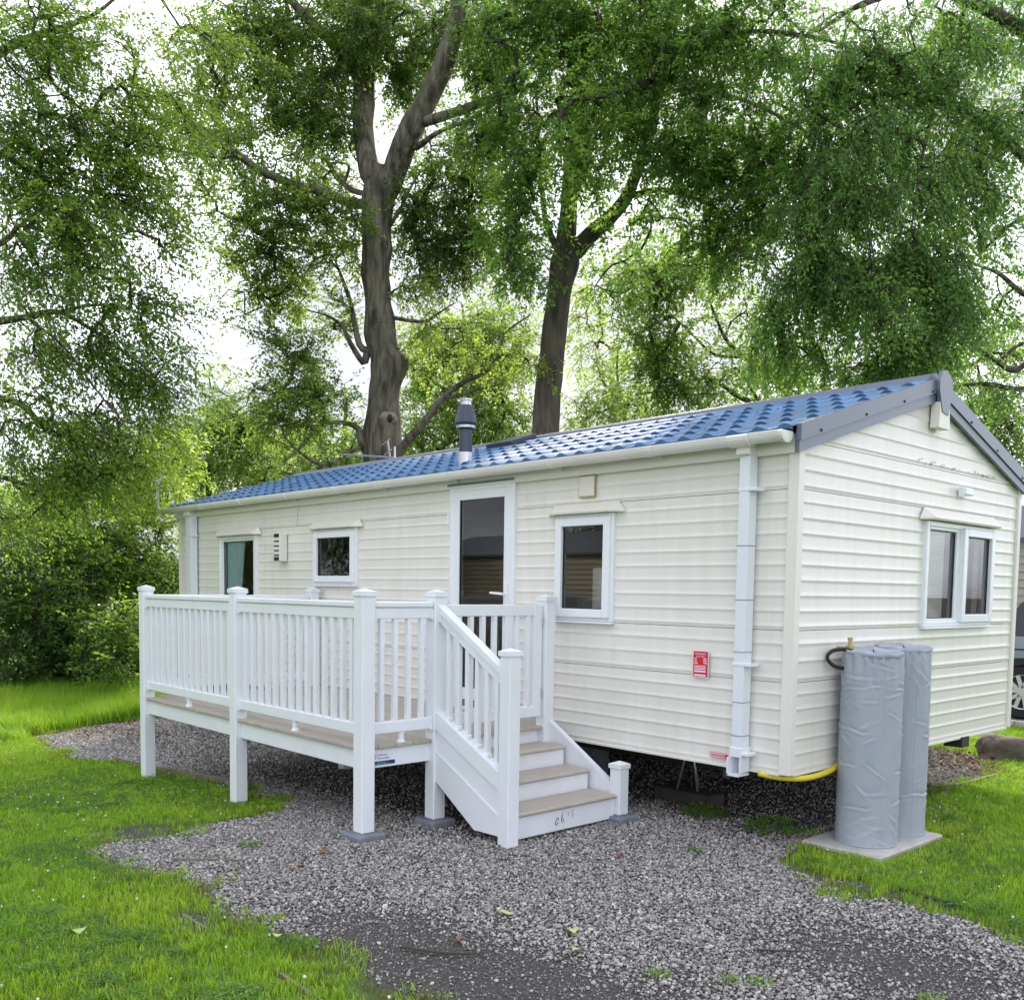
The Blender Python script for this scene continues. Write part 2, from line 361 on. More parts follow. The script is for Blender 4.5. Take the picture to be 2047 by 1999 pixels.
# ------------------------------------------------------------------ the static caravan
EA = 2.640                       # eaves
W_, L_ = 3.66, 9.17
SLOPE = math.atan(.304)
car = thing('static_caravan', (0, 0, 0), 'long cream static caravan with blue tiled roof standing among tall trees', 'caravan')
PROF = [(0, 0.0), (.10, .0005), (.17, .0036), (.215, .0056), (.26, .0058), (.32, .0036), (.42, .0009), (.55, 0.0), (1, 0.0)]
def siding(rows, fn, lim, openings, base):
    for z0, z1 in rows:
        zs = sorted(set([z0 + t_ * (z1 - z0) for t_, _ in PROF] + [zz for o_ in openings for zz in (o_[2], o_[3]) if z0 < zz < z1]))
        offs = [np.interp((zz - z0) / (z1 - z0), [a for a, _ in PROF], [b_ for _, b_ in PROF]) for zz in zs]
        a0, b0 = lim((z0 + z1) / 2)
        cuts = sorted(set([x for o_ in openings if o_[2] < z1 - 1e-6 and o_[3] > z0 + 1e-6 for x in (o_[0], o_[1]) if a0 < x < b0]))
        H = [None] + cuts + [None]
        groups = [[]]
        for k in range(len(H) - 1):
            bands = []
            for j in range(len(zs) - 1):
                zm = (zs[j] + zs[j + 1]) / 2
                ha = H[k] if H[k] is not None else lim(zm)[0]; hb = H[k + 1] if H[k + 1] is not None else lim(zm)[1]; hm = (ha + hb) / 2
                if hb - ha < .004: continue
                if not any(o_[0] < hm < o_[1] and o_[2] < zm < o_[3] for o_ in openings): bands.append(j)
            if bands: groups[-1].append((k, bands))
            elif groups[-1]: groups.append([])
        for gset in groups:
            if not gset: continue
            m_ = MB()
            for k, bands in gset:
                for j in bands:
                    q_ = []
                    for zz, oo in ((zs[j], offs[j]), (zs[j + 1], offs[j + 1])):
                        la, lb = lim(zz)
                        q_.append((fn(H[k] if H[k] is not None else la, oo, zz), fn(H[k + 1] if H[k + 1] is not None else lb, oo, zz)))
                    m_.add([q_[0][0], q_[0][1], q_[1][1], q_[1][0]], [(0, 1, 2, 3)])
            me_ = m_.mesh('siding_board', wl(base), False, False)
            b_ = bmesh.new(); b_.from_mesh(me_); bmesh.ops.remove_doubles(b_, verts=b_.verts, dist=.0004); bmesh.ops.recalc_face_normals(b_, faces=b_.faces); b_.to_mesh(me_); b_.free()
            me_.shade_smooth(); me_.set_sharp_from_angle(angle=R(50)); me_.materials.append(M['siding'])
            o = bpy.data.objects.new('siding_board', me_); COL.objects.link(o); o.parent = base
def rowset(a, b_, n, seam=True):
    g = .0035 if seam else 0
    st = (b_ - a - g) / n
    return [(a + i * st, a + (i + 1) * st) for i in range(n)]
ROWS = rowset(.520, 1.1075, 6) + rowset(1.1075, 1.4427, 3) + rowset(1.4427, 2.3393, 9)
DOOR = (2.585, 3.435, .60, 2.575); WIN3 = (1.497, 2.105, 1.443, 2.262); WIN2 = (4.925, 5.741, 1.70, 2.28); WIN1 = (7.02, 7.985, 1.40, 2.275)
LONG_OPEN = [DOOR, WIN3, WIN2, WIN1]
fl = lambda h, o, z: (h, -o, z)
siding(ROWS, fl, lambda z: (.0, L_), LONG_OPEN, car)
TOP = rowset(2.3393, EA, 3, False)
siding(TOP, fl, lambda z: (.0, 6.122), LONG_OPEN, car); siding(TOP, fl, lambda z: (6.128, L_), LONG_OPEN, car)
GWIN = (1.80, 3.06, 1.437, 2.245)
fg = lambda h, o, z: (-o, h, z)
AP = 1.85; APZ = 3.215
def glim(z):
    if z <= EA: return (.0, W_)
    k = (z - EA) / (APZ - EA); return (.02 + (AP - .02) * k, W_ - .02 - (W_ - .02 - AP) * k)
siding(ROWS + rowset(2.3393, 2.644, 3), fg, glim, [GWIN], car)
siding(rowset(2.644, APZ - .03, 5, False), fg, glim, [], car)
# hidden shell: floor, far sides and lining give the windows a dim room behind them
MB().box(.03, L_ - .03, .03, W_ - .03, .50, .56).build('floor_slab', M['dark'], car)
sh = MB().box(.05, L_, W_ - .06, W_, .53, EA); sh.box(L_ - .06, L_ - .002, .01, W_ - .06, .53, EA); sh.box(.04, L_ - .06, .04, W_ - .06, EA - .03, EA)
sh.build('rear_wall', M['cream'], car)
MB().box(3.9, 3.96, .5, W_ - .06, .57, EA - .03).build('partition', M['inside'], car)
MB().box(.06, L_ - .07, W_ - .085, W_ - .062, .57, EA - .03).build('inner_lining', M['inside'], car)
# corner trims and base rail
MB().box(-.014, .052, -.022, -.012, .512, EA - .02, .003).box(-.024, -.013, -.022, .045, .512, EA - .03, .003).build('corner_trim', M['cream'], car)
MB().box(-.024, .0, W_ - .05, W_ + .012, .512, EA - .02, .004).build('corner_trim', M['cream'], car)
MB().box(L_ - .06, L_ + .012, -.024, 0, .512, EA, .004).build('corner_trim', M['cream'], car)
MB().box(.05, L_, -.016, .02, .500, .519, .003).build('base_rail', M['cream'], car)
MB().box(-.016, .02, .05, W_ - .05, .500, .519, .003).build('base_rail', M['cream'], car)

rs0 = np.random.default_rng(77); dm = MB()
for i in range(46):
    v_ = rs0.uniform(1.55, 3.25); z_ = 2.665 + abs(rs0.normal(0, .014)); w_, h_ = rs0.uniform(.006, .03), rs0.uniform(.004, .016); o_ = -.0095
    dm.add([(o_, v_ + w_ * math.cos(a) * rs0.uniform(.6, 1), z_ + h_ * math.sin(a) * rs0.uniform(.6, 1)) for a in np.linspace(0, 2 * math.pi, 8)[:-1]], [tuple(range(7))])
o = dm.build('dirt_smudges', mat('pale_dirt', (.66, .63, .56), .8), car, recalc=False); o['kind'] = 'stuff'
# roof: back slope sheet, separate tiles on the slope in view
VE = -.10; ZE = 2.690
def roof_z(v): return ZE + .304 * (v - VE)
RZ = roof_z(AP)
roof = MB()
roof.add([(-.03, AP, RZ - .02), (L_ + .10, AP, RZ - .02), (L_ + .10, 2 * AP - VE, ZE - .02), (-.03, 2 * AP - VE, ZE - .02), (-.03, AP, RZ - .045), (L_ + .10, AP, RZ - .045), (L_ + .10, 2 * AP - VE, ZE - .045), (-.03, 2 * AP - VE, ZE - .045)],
         [(0, 1, 2, 3), (4, 7, 6, 5), (0, 3, 7, 4), (1, 5, 6, 2), (2, 6, 7, 3)])
roof.add([(-.03, AP, RZ - .03), (L_ + .10, AP, RZ - .03), (L_ + .10, VE + .03, ZE - .02), (-.03, VE + .03, ZE - .02)], [(0, 1, 2, 3)])
roof = roof.build('roof', M['tile'], car, recalc=False)
NT, NR = 48, 6
TWd = (L_ + .10 + .03) / NT; SL = math.hypot(AP - VE, RZ - ZE); TL = SL / NR
e_ = (math.cos(SLOPE), math.sin(SLOPE)); n_ = (-math.sin(SLOPE), math.cos(SLOPE))
prof = [(0, .004), (.10, .016), (.22, .027), (.34, .027), (.46, .016), (.56, .005), (.78, .001), (1.0, .004)]
tb = MB(); vs = []; fs = []
def tp(du, s_, h): return (du, s_ * e_[0] + h * n_[0], s_ * e_[1] + h * n_[1])
for x_, h in prof: vs.append(tp(x_ * TWd, -.02, h * .55 - .004))
for x_, h in prof: vs.append(tp(x_ * TWd, -.025, h + .018))
for x_, h in prof: vs.append(tp(x_ * TWd, .04, h + .018))
for x_, h in prof: vs.append(tp(x_ * TWd, TL + .01, h * .8))
n8 = len(prof)
for r_ in range(3):
    for k in range(n8 - 1): fs.append((r_ * n8 + k, r_ * n8 + k + 1, (r_ + 1) * n8 + k + 1, (r_ + 1) * n8 + k))
tb.add(vs, fs)
tile_me = tb.mesh('roof_tile', (0, 0, 0), True, 50); tile_me.materials.append(M['tile'])
for i in range(NT):
    for j in range(NR):
        o = bpy.data.objects.new('roof_tile', tile_me); COL.objects.link(o); o.parent = roof
        o.location = (VE + j * TL * e_[0], -.03 + i * TWd, ZE + j * TL * e_[1])
for i in range(16):
    u0 = -.02 + i * .58
    m_ = MB(); m_.prism([(AP - .13, RZ - .022), (AP - .10, RZ + .028), (AP, RZ + .06), (AP + .10, RZ + .028), (AP + .13, RZ - .022)], 0, u0, u0 + .585)
    m_.build('ridge_tile', M['barge'], roof)
lt = MB()
for i in range(170):
    u_ = rs0.uniform(.1, 9.0); v_ = VE + rs0.uniform(.02, 1.8); a = rs0.uniform(0, 6.28); l_ = rs0.uniform(.012, .04); z_ = roof_z(v_) + .036
    lt.add([(u_, v_, z_), (u_ + l_ * .5 * math.cos(a) - l_ * .25 * math.sin(a), v_ + l_ * .5 * math.sin(a) + l_ * .25 * math.cos(a), z_ + .006 + .3 * l_ * .5 * math.sin(a)), (u_ + l_ * math.cos(a), v_ + l_ * math.sin(a), z_ + .3 * l_ * math.sin(a)), (u_ + l_ * .5 * math.cos(a) + l_ * .25 * math.sin(a), v_ + l_ * .5 * math.sin(a) - l_ * .25 * math.cos(a), z_ + .006 + .3 * l_ * .5 * math.sin(a))], [(0, 1, 2, 3)])
o = lt.build('leaf_litter', mat('dry_litter', (.16, .12, .06), .8), car, recalc=False); o['kind'] = 'stuff'
# bargeboards at the gable, two folded strips each, with dark screws; apex cap and the box under it
def barge(sgn):
    def P(s_, d): # s_ along slope from eave end 0..1, d below the top line
        v0 = -.075 if sgn < 0 else 2 * AP + .075; v_ = v0 + (AP - v0) * s_; z_ = 2.725 + (3.305 - 2.725) * s_ - d; return v_, z_
    m_ = MB()
    for d0, d1, o0 in ((0, .105, .062), (.108, .175, .050)):
        a, b_, c_, d_ = P(0, d0), P(1, d0), P(1, d1), P(0, d1)
        m_.prism([a, b_, c_, d_], 0, -o0, -.026)
    a, b_, c_, d_ = P(0, 0.0), P(1, 0.0), P(1, .014), P(0, .014)
    m_.prism([a, b_, c_, d_], 0, -.0255, .10)
    o = m_.build('bargeboard', M['barge'], car)
    for s_ in (.12, .42, .70, .93):
        v_, z_ = P(s_, .085); MB().lathe([(.012, 0), (.012, .006), (.004, .010)], (0, 0, 0), 10)
        mm = MB(); mm.tube([(-.063, v_, z_), (-.069, v_, z_)], [.011, .008], 10); mm.build('screw', M['black'], o)
barge(-1); barge(1)
MB().prism([(AP - .085, 3.27), (AP - .04, 3.345), (AP + .03, 3.355), (AP + .125, 3.30), (AP + .125, 3.18), (AP + .085, 3.03), (AP - .02, 3.045), (AP - .085, 3.2)], 0, -.092, -.063).build('apex_cap', M['barge'], car)
mm = MB(); mm.prism([(AP - .06, 2.93), (AP + .13, 2.93), (AP + .11, 3.12), (AP - .05, 3.12)], 0, -.085, -.018); mm.build('apex_box', M['cream'], car)
# gutter with brackets, two downpipes
gut = MB(); gp = []
for k in range(9):
    a = math.pi + math.pi * k / 8; gp.append((VE - .052 + .056 * math.cos(a), 2.648 + .062 * math.sin(a) + .028))
gpi = [(v_ * .0 + (VE - .052) + (v_ - (VE - .052)) * .9, z_ + .004) for v_, z_ in gp][::-1]
gut.prism(gp + gpi, 0, -.005, L_ + .20); gut = gut.build('gutter', M['gutter'], car, smooth=40)
MB().box(.0, L_ + .1, -.045, -.020, 2.555, 2.672).build('fascia_board', M['cream'], car)
for i, uu in enumerate([1.02, 2.02, 3.28, 4.35, 5.05, 6.05, 7.1, 8.15]):
    m_ = MB(); gq = [((VE - .052) + (v_ - (VE - .052)) * 1.10, z_ - .004) for v_, z_ in gp]
    m_.prism(gq + gp[::-1], 0, uu, uu + (.022 if i % 2 else .06)); m_.box(uu, uu + .02, VE + .004, -.043, 2.60, 2.625); m_.build('gutter_bracket', M['gutter'], gut)
for uu in (-.012, .24):
    m_ = MB(); gq = [((VE - .052) + (v_ - (VE - .052)) * 1.2, z_ - .010) for v_, z_ in gp]
    m_.prism(gq + [(VE - .052, 2.70)] if False else gq + gp[::-1], 0, uu, uu + (.03 if uu < 0 else .15)); m_.build('gutter_joint', M['gutter'], gut)
MB().prism(gp, 0, -.014, -.004).build('gutter_end_cap', M['gutter'], gut)
def downpipe(uc, wd, zb, far=False):
    m_ = MB(); m_.box(uc - wd / 2, uc + wd / 2, -.115, -.022, zb + .11, 2.61, .004)
    o = m_.build('downpipe', M['pipe'], car)
    MB().box(uc - wd / 2 - .012, uc + wd / 2 + .012, -.145, -.03, 2.56, 2.635, .006).build('pipe_outlet', M['gutter'], o)
    if not far:
        # shoe at the foot with an open mouth
        s_ = MB(); s_.box(uc - wd / 2 - .008, uc + wd / 2 + .008, -.122, -.018, zb + .10, zb + .165, .004)
        s_.box(uc - wd / 2 - .006, uc - wd / 2 + .006, -.120, -.02, zb, zb + .10); s_.box(uc + wd / 2 - .006, uc + wd / 2 + .006, -.150, -.02, zb - .02, zb + .10)
        s_.box(uc - wd / 2 - .006, uc + wd / 2 + .006, -.150, -.02, zb - .022, zb - .008); s_.box(uc - wd / 2, uc + wd / 2, -.032, -.02, zb, zb + .10)
        s_.build('pipe_shoe', M['pipe'], o)
        for zz in (2.33, 1.20, .615):
            MB().box(uc - wd / 2 - .055, uc + wd / 2 + .004, -.119, -.020, zz, zz + .022, .003).build('pipe_clip', M['upvc'], o)
        for zz in (1.98, 1.63, 1.29, .96, .74): MB().box(uc - wd / 2 - .0025, uc + wd / 2 + .0025, -.1175, -.022, zz, zz + .004).build('pipe_joint', M['barge'], o)
    else:
        for zz in (2.3, 1.2): MB().box(uc - wd / 2 - .03, uc + wd / 2 + .004, -.119, -.020, zz, zz + .022, .003).build('pipe_clip', M['upvc'], o)
downpipe(.315, .078, .50); downpipe(8.68, .14, .50, True)

# windows
def frame_mb(fn, a, b_, z0, z1, wd, o0, o1, c=.006):
    """rectangular ring; fn maps (h, outward, z)"""
    m_ = MB()
    def bx(h0, h1, y0, y1):
        p = fn(h0, o0, y0); q_ = fn(h1, o1, y1); m_.box(p[0], q_[0], p[1], q_[1], p[2], q_[2], c)
    bx(a, a + wd, z0, z1); bx(b_ - wd, b_, z0, z1); bx(a + wd, b_ - wd, z1 - wd, z1); bx(a + wd, b_ - wd, z0, z0 + wd); return m_
def hood(fn, a, b_, zt, zb, parent, pr=.095):
    m_ = MB(); e = .085
    P = [fn(a + .0, .012, zt), fn(b_ - .0, .012, zt), fn(b_ + e - .02, .012, zb), fn(a - e + .02, .012, zb),
         fn(a + e, pr * .8, zb + .022), fn(b_ - e, pr * .8, zb + .022), fn(b_ - e * .4, pr, zb), fn(a + e * .4, pr, zb), fn(a + e * .4, pr - .004, zb - .012), fn(b_ - e * .4, pr - .004, zb - .012), fn(b_ + e - .02, .012, zb - .012), fn(a - e + .02, .012, zb - .012)]
    m_.add(P, [(0, 1, 6, 7), (0, 7, 3), (1, 2, 6), (7, 6, 9, 8), (3, 7, 8, 11), (6, 2, 10, 9), (8, 9, 10, 11)])
    return m_.build('window_hood', M['hood'], parent, recalc=True)
def pane(fn, a, b_, z0, z1, o, parent):
    m_ = MB(); m_.add([fn(a, o, z0), fn(b_, o, z0), fn(b_, o, z1), fn(a, o, z1)], [(0, 1, 2, 3) if fn is fg else (3, 2, 1, 0)]); return m_.build('glass_pane', M['glass'], parent, recalc=False)
def gasket(fn, a, b_, z0, z1, o, parent): return frame_mb(fn, a, b_, z0, z1, .008, o - .004, o + .004, 0).build('gasket', M['black'], parent)
def win(fn, op, lights, hood_z):
    a, b_, z0, z1 = op
    f = frame_mb(fn, a, b_, z0, z1, .042, -.055, .034).build('window', M['upvc'], car)
    for (h0, h1, casement) in lights:
        if casement:
            s_ = frame_mb(fn, h0, h1, z0 + .028, z1 - .026, .066, -.01, .058).build('casement', M['upvc'], f); wd = .066; zz0, zz1 = z0 + .028 + wd, z1 - .026 - wd; go_ = .022
        else: wd = .055; zz0, zz1 = z0 + wd, z1 - wd; s_ = frame_mb(fn, h0, h1, z0 + .012, z1 - .012, .052, -.02, .022).build('fixed_frame', M['upvc'], f); go_ = -.004; zz0, zz1 = z0 + .064, z1 - .064; wd = .052
        gasket(fn, h0 + wd - .002, h1 - wd + .002, zz0 - .002, zz1 + .002, go_ + .004, s_); pane(fn, h0 + wd, h1 - wd, zz0, zz1, go_, s_)
    MB().box(*[x for pr in zip(fn(a - .006, .0, z0 - .016), fn(b_ + .006, .05, z0 - .001)) for x in pr], .004).build('window_sill', M['upvc'], f)
    if hood_z: hood(fn, a - .03, b_ + .03, hood_z[1], hood_z[0], f)
    return f
def curtain(fn, a0, a1, b0, b1, z0, z1, parent, depth=-.12, waves=6, amp=.025):
    m_ = MB(); n = waves * 6; rows = 8; vs = []; fs = []
    for r_ in range(rows + 1):
        t_ = r_ / rows; l_ = a0 + (b0 - a0) * t_ ** 1.3; h_ = a1 + (b1 - a1) * t_ ** 1.3
        for k in range(n + 1): vs.append(fn(l_ + (h_ - l_) * k / n, depth + amp * math.sin(2 * math.pi * waves * k / n + .6 * t_), z1 + (z0 - z1) * t_))
    fs = [(r_ * (n + 1) + k, r_ * (n + 1) + k + 1, (r_ + 1) * (n + 1) + k + 1, (r_ + 1) * (n + 1) + k) for r_ in range(rows) for k in range(n)]
    m_.add(vs, fs); return m_.build('curtain', M['curtain'], parent, recalc=False, smooth=True)
w3 = win(fl, WIN3, [(WIN3[0] + .02, WIN3[1] - .02, True)], (2.275, 2.345))
w2 = win(fl, WIN2, [(WIN2[0] + .02, WIN2[1] - .02, True)], (2.295, 2.37))
w1 = win(fl, WIN1, [(WIN1[0] + .04, WIN1[1] - .04, False)], (2.29, 2.365))
curtain(fl, 7.08, 7.22, 7.08, 7.16, 1.42, 2.25, w1, depth=-.055, waves=3, amp=.018); curtain(fl, 7.46, 7.95, 7.56, 7.95, 1.42, 2.25, w1, depth=-.055, waves=5, amp=.018)
MB().box(1.62, 2.0, .30, .32, 1.47, 1.86).box(1.54, 2.06, .5, .95, .57, 1.42).build('kitchen_unit', M['blind'], w3)
gw = win(fg, GWIN, [(GWIN[0] + .02, 2.415, False), (2.425, GWIN[1] - .018, True)], (2.262, 2.342))
MB().box(-.036, .05, 2.408, 2.432, GWIN[2] + .042, GWIN[3] - .042).build('mullion', M['upvc'], gw)
curtain(fg, 2.48, 2.80, 2.48, 2.76, 1.45, 2.2, gw, depth=-.065, waves=5)
bl = MB()
for i in range(34):
    z = 1.50 + i * .0205; bl.add([(.050, 1.86, z), (.050, 2.30, z), (.056, 2.30, z + .0188), (.056, 1.86, z + .0188)], [(0, 1, 2, 3)])
    bl.add([(.050, 2.88, z), (.050, 2.99, z), (.060, 2.99, z + .0125), (.060, 2.88, z + .0125)], [(0, 1, 2, 3)])
o = bl.build('blind_slats', M['blind'], gw, recalc=False); o['kind'] = 'stuff'
MB().box(.5, .9, 1.85, 2.35, .57, 1.55).box(.45, .95, 1.8, 2.4, 1.55, 1.60).build('bedside_cabinet', M['blind'], gw)

# door
a, b_, z0, z1 = DOOR
door = frame_mb(fl, a, b_, z0, z1, .05, -.06, .036).build('door', M['upvc'], car)
leaf = frame_mb(fl, a + .035, b_ - .035, z0 + .03, z1 - .03, .095, -.03, .03).build('door_leaf', M['upvc'], door)
MB().box(a + .125, b_ - .125, -.028, .02, z0 + .13, z0 + .21, .004).build('kick_panel', M['upvc'], door)
gasket(fl, a + .128, b_ - .128, z0 + .205, z1 - .122, .012, door); pane(fl, a + .13, b_ - .13, z0 + .21, z1 - .125, .008, door)
h_ = MB(); h_.box(a + .07, a + .10, -.045, -.028, 1.54, 1.74, .005); h_.tube([(a + .085, -.04, 1.64), (a + .085, -.085, 1.64), (a + .105, -.09, 1.642), (a + .225, -.088, 1.648)], [.011, .012, .012, .010], 10)
h_.build('door_handle', M['upvc'], door)
MB().box(a - .01, b_ + .01, -.055, -.01, z1 + .002, z1 + .02, .003).build('drip_bar', M['barge'], door)
for zz in (2.25, 1.55, .85): MB().tube([(b_ + .004, -.045, zz), (b_ + .004, -.045, zz + .09)], .012, 8).build('hinge', M['upvc'], door)
lv = MB()
MB().box(a + .2, b_ - .2, -.034, -.029, z0 + .045, z0 + .11, .001).build('louvre', M['barge'], door)
# small fittings
vt = MB(); vt.box(1.708, 1.862, -.030, -.012, 2.395, 2.545, .006); vt = vt.build('vent_cover', M['hood'], car)
frame_mb(fl, 1.700, 1.870, 2.387, 2.553, .008, .012, .020, 0).build('vent_seal', M['brass'], vt)
fl_ = MB(); fl_.box(6.335, 6.475, -.105, -.010, 1.955, 2.265, .006); fb = fl_.build('flue_vent', M['cream'], car)
for i in range(6):
    zz = 1.963 + i * .0515; MB().box(6.352, 6.458, -.1085, -.10, zz, zz + (.040 if i in (0, 5) else .016)).build('vent_slot', M['black'], fb)
sl_ = MB(); sl_.box(-.075, -.012, 2.355, 2.50, 2.475, 2.535, .008); sl_.box(-.06, -.02, 2.34, 2.36, 2.46, 2.54, .004); sl_.build('gable_lamp', M['upvc'], car)
# flue on the roof
fu, fv = 3.62, .30
f1 = MB().lathe([(.060, -.06), (.060, .33)], (fu, fv, roof_z(fv)), 24).build('flue_pipe', M['grey'], car, smooth=40)
MB().lathe([(.072, -.06), (.068, .10), (.064, .12)], (fu, fv, roof_z(fv)), 24).build('flue_base', M['steel'], f1, smooth=40)
MB().lathe([(.06, .325), (.088, .335), (.088, .37), (.105, .385), (.098, .42), (.078, .50), (.066, .545), (.052, .55)], (fu, fv, roof_z(fv)), 24).build('flue_cowl', M['grey'], f1, smooth=40)
MB().lathe([(.050, .548), (.050, .585), (.058, .59), (.058, .605), (.03, .61)], (fu, fv, roof_z(fv)), 24).build('flue_cap', M['steel'], f1, smooth=40)
MB().lathe([(.0885, .338), (.0905, .345), (.0885, .36)], (fu, fv, roof_z(fv)), 24, cap=False).build('flue_ring', M['steel'], f1, smooth=True)
# rooflight by the ridge
sk = MB(); sk.prism([(1.38, roof_z(1.38) + .02), (1.72, roof_z(1.72) + .02), (1.72, roof_z(1.72) + .095), (1.36, roof_z(1.38) + .075)], 0, 4.16, 4.56); sk.build('rooflight', M['grey'], car)
# aerials
an = MB(); an.tube([(7.0, 1.92, 3.1), (7.0, 1.92, 3.50)], .014, 8); an.tube([(7.0, 1.92, 3.36), (8.15, 1.86, 3.50)], .011, 6); an = an.build('television_aerial', M['steel'], car)
m_ = MB()
m_.tube([(7.12, 1.70, 3.22), (7.10, 1.92, 3.36), (7.10, 1.88, 3.58)], .012, 6)
for zz, vv_ in ((3.26, 1.80), (3.44, 1.91), (3.57, 1.88)): m_.tube([(6.92, vv_ - .1, zz), (7.34, vv_ + .08, zz - .01)], .005, 5)
m_.tube([(7.1, 1.92, 3.36), (7.3, 1.84, 3.24)], .006, 5); m_.build('reflector', M['steel'], an)
m_ = MB()
for k in range(9): uu = 7.3 + k * .1; m_.tube([(uu, 1.79 - k * .004, 3.40 + k * .0125), (uu, 2.0 - k * .004, 3.40 + k * .0125)], .004, 5)
o = m_.build('aerial_rods', M['steel'], an); o['kind'] = 'stuff'
wf = MB(); wf.tube([(9.15, -.05, 2.52), (9.55, -.05, 2.52), (9.72, -.05, 2.58), (9.78, -.05, 2.75), (9.79, -.05, 3.10)], .016, 8); wf = wf.build('booster_pole', M['steel'], car, smooth=True)
MB().box(9.74, 9.86, -.11, .0, 3.0, 3.20, .012).build('booster_box', M['upvc'], wf)
# stickers: red emergency panel and the small arrow sign
st = MB().box(.625, .745, -.0215, -.0175, 1.098, 1.272).build('emergency_sticker', M['red'], car, label='red sticker with white lettering and a heart')
def flat(poly, fn, o, name, m, parent):
    b2 = MB(); b2.add([fn(x, o, z) for x, z in poly], [tuple(range(len(poly)))]); return b2.build(name, m, parent, recalc=False)
def rect(x0, x1, y0, y1): return [(x0, y0), (x1, y0), (x1, y1), (x0, y1)]
frame_mb(fl, .618, .752, 1.091, 1.279, .006, .0175, .0205, 0).build('sticker_border', M['white'], st)
def text(body, size, u, v, z, m, parent, ax='long', al='CENTER', sx=1.0):
    c = bpy.data.curves.new('lettering', 'FONT'); c.body = body; c.size = size; c.align_x = al; c.extrude = .0004
    o = bpy.data.objects.new('lettering', c); COL.objects.link(o)
    # long side: text faces -v (Blender -X), reads along -u ; short side of the deck faces -u (Blender -Y), reads along +v
    Rm = Matrix(((0, 0, -1), (-1, 0, 0), (0, 1, 0))) if ax == 'long' else Matrix(((1, 0, 0), (0, 0, -1), (0, 1, 0)))
    o.matrix_world = Matrix.Translation((v, u, z)) @ Rm.to_4x4() @ Matrix.Diagonal((sx, 1, 1, 1))
    dg = bpy.context.evaluated_depsgraph_get(); me_ = bpy.data.meshes.new_from_object(o.evaluated_get(dg)); mw = o.matrix_world.copy(); bpy.data.objects.remove(o)
    me_.transform(mw); bpy.context.view_layer.update(); b0 = wl(parent); me_.transform(Matrix.Translation(-b0)); me_.materials.clear(); me_.materials.append(m)
    o = bpy.data.objects.new('lettering', me_); COL.objects.link(o); o.parent = parent; return o
text('EMERGENCY', .0165, .685, -.0222, 1.250, M['white'], st)
text('SHUT OFF', .0150, .685, -.0222, 1.233, M['white'], st)
hp = [(math.sin(a) ** 3 * .021, (13 * math.cos(a) - 5 * math.cos(2 * a) - 2 * math.cos(3 * a) - math.cos(4 * a)) / 16 * .021) for a in np.linspace(0, 2 * math.pi, 28)[:-1]]
M['brightred'] = mat('bright_red_print', (.75, .005, .02), .4)
flat([(.686 + x, 1.207 + y) for x, y in hp], fl, .0222, 'heart', M['brightred'], st)
for x, y, wd in ((.725, 1.222, .02), (.725, 1.205, .02), (.722, 1.19, .03), (.648, 1.222, .025), (.648, 1.208, .03), (.645, 1.192, .03)): flat(rect(x - wd / 2, x + wd / 2, y - .003, y + .004), fl, .0221, 'print_line', M['white'], st)
for y in (1.172, 1.160, 1.150): flat(rect(.640, .735, y - .0025, y + .003), fl, .0221, 'print_line', M['white'], st)
for y in (1.135, 1.108): flat(rect(.640, .735, y - .006, y + .006), fl, .0221, 'print_bar', M['white'], st)
ar = MB(); ar.prism([(.585, .560), (.585, .594), (.455, .590), (.405, .572), (.405, .566), (.455, .556)], 1, -.0205, -.0175); ar = ar.build('arrow_sticker', M['red'], car, label='thin red and white arrow sticker')
flat([(.582, .565), (.582, .590), (.460, .586), (.460, .560)], fl, .0208, 'print_bar', M['white'], ar); flat([(.578, .570), (.578, .583), (.46, .581), (.46, .566)], fl, .0212, 'print_line', mat('pale_red_print', (.6, .18, .2), .4), ar)
# chassis under the floor
ch = MB()
for vv_ in (.75, 2.9): ch.box(.75, 9.0, vv_, vv_ + .08, .30, .495)
for uu in (.5, 2.4, 4.4, 6.4, 8.6): ch.box(uu, uu + .06, .1, 3.55, .40, .498)
ch.box(-.03, .12, 2.62, 2.76, .43, .515)
ch.build('chassis', M['dark'], car)
for uu in (4.2, 5.1):
    for vv_ in (.42, 3.1):
        wv = MB(); wv.tube([(uu, vv_, ground(uu, 0) + .30), (uu, vv_ + .17, ground(uu, 0) + .30)], .29, 20); wv.build('caravan_wheel', M['black'], car, smooth=40)
for uu in (2.6, 4.6, 6.9, 8.7):
    for vv_ in (1.0, 2.85): MB().box(uu, uu + .24, vv_, vv_ + .22, ground(uu, 0) - .03, .31).build('support_pier', M['pad'], car)
MB().box(.9, 9.1, 3.60, 3.63, -.25, .49).build('rear_light_block', M['dark'], car)  # unseen panel added to block light from behind under the floor
MB().box(9.08, 9.11, .3, 3.60, -.25, .49).build('end_light_block', M['dark'], car)  # unseen end panel, added to keep light out under the floor

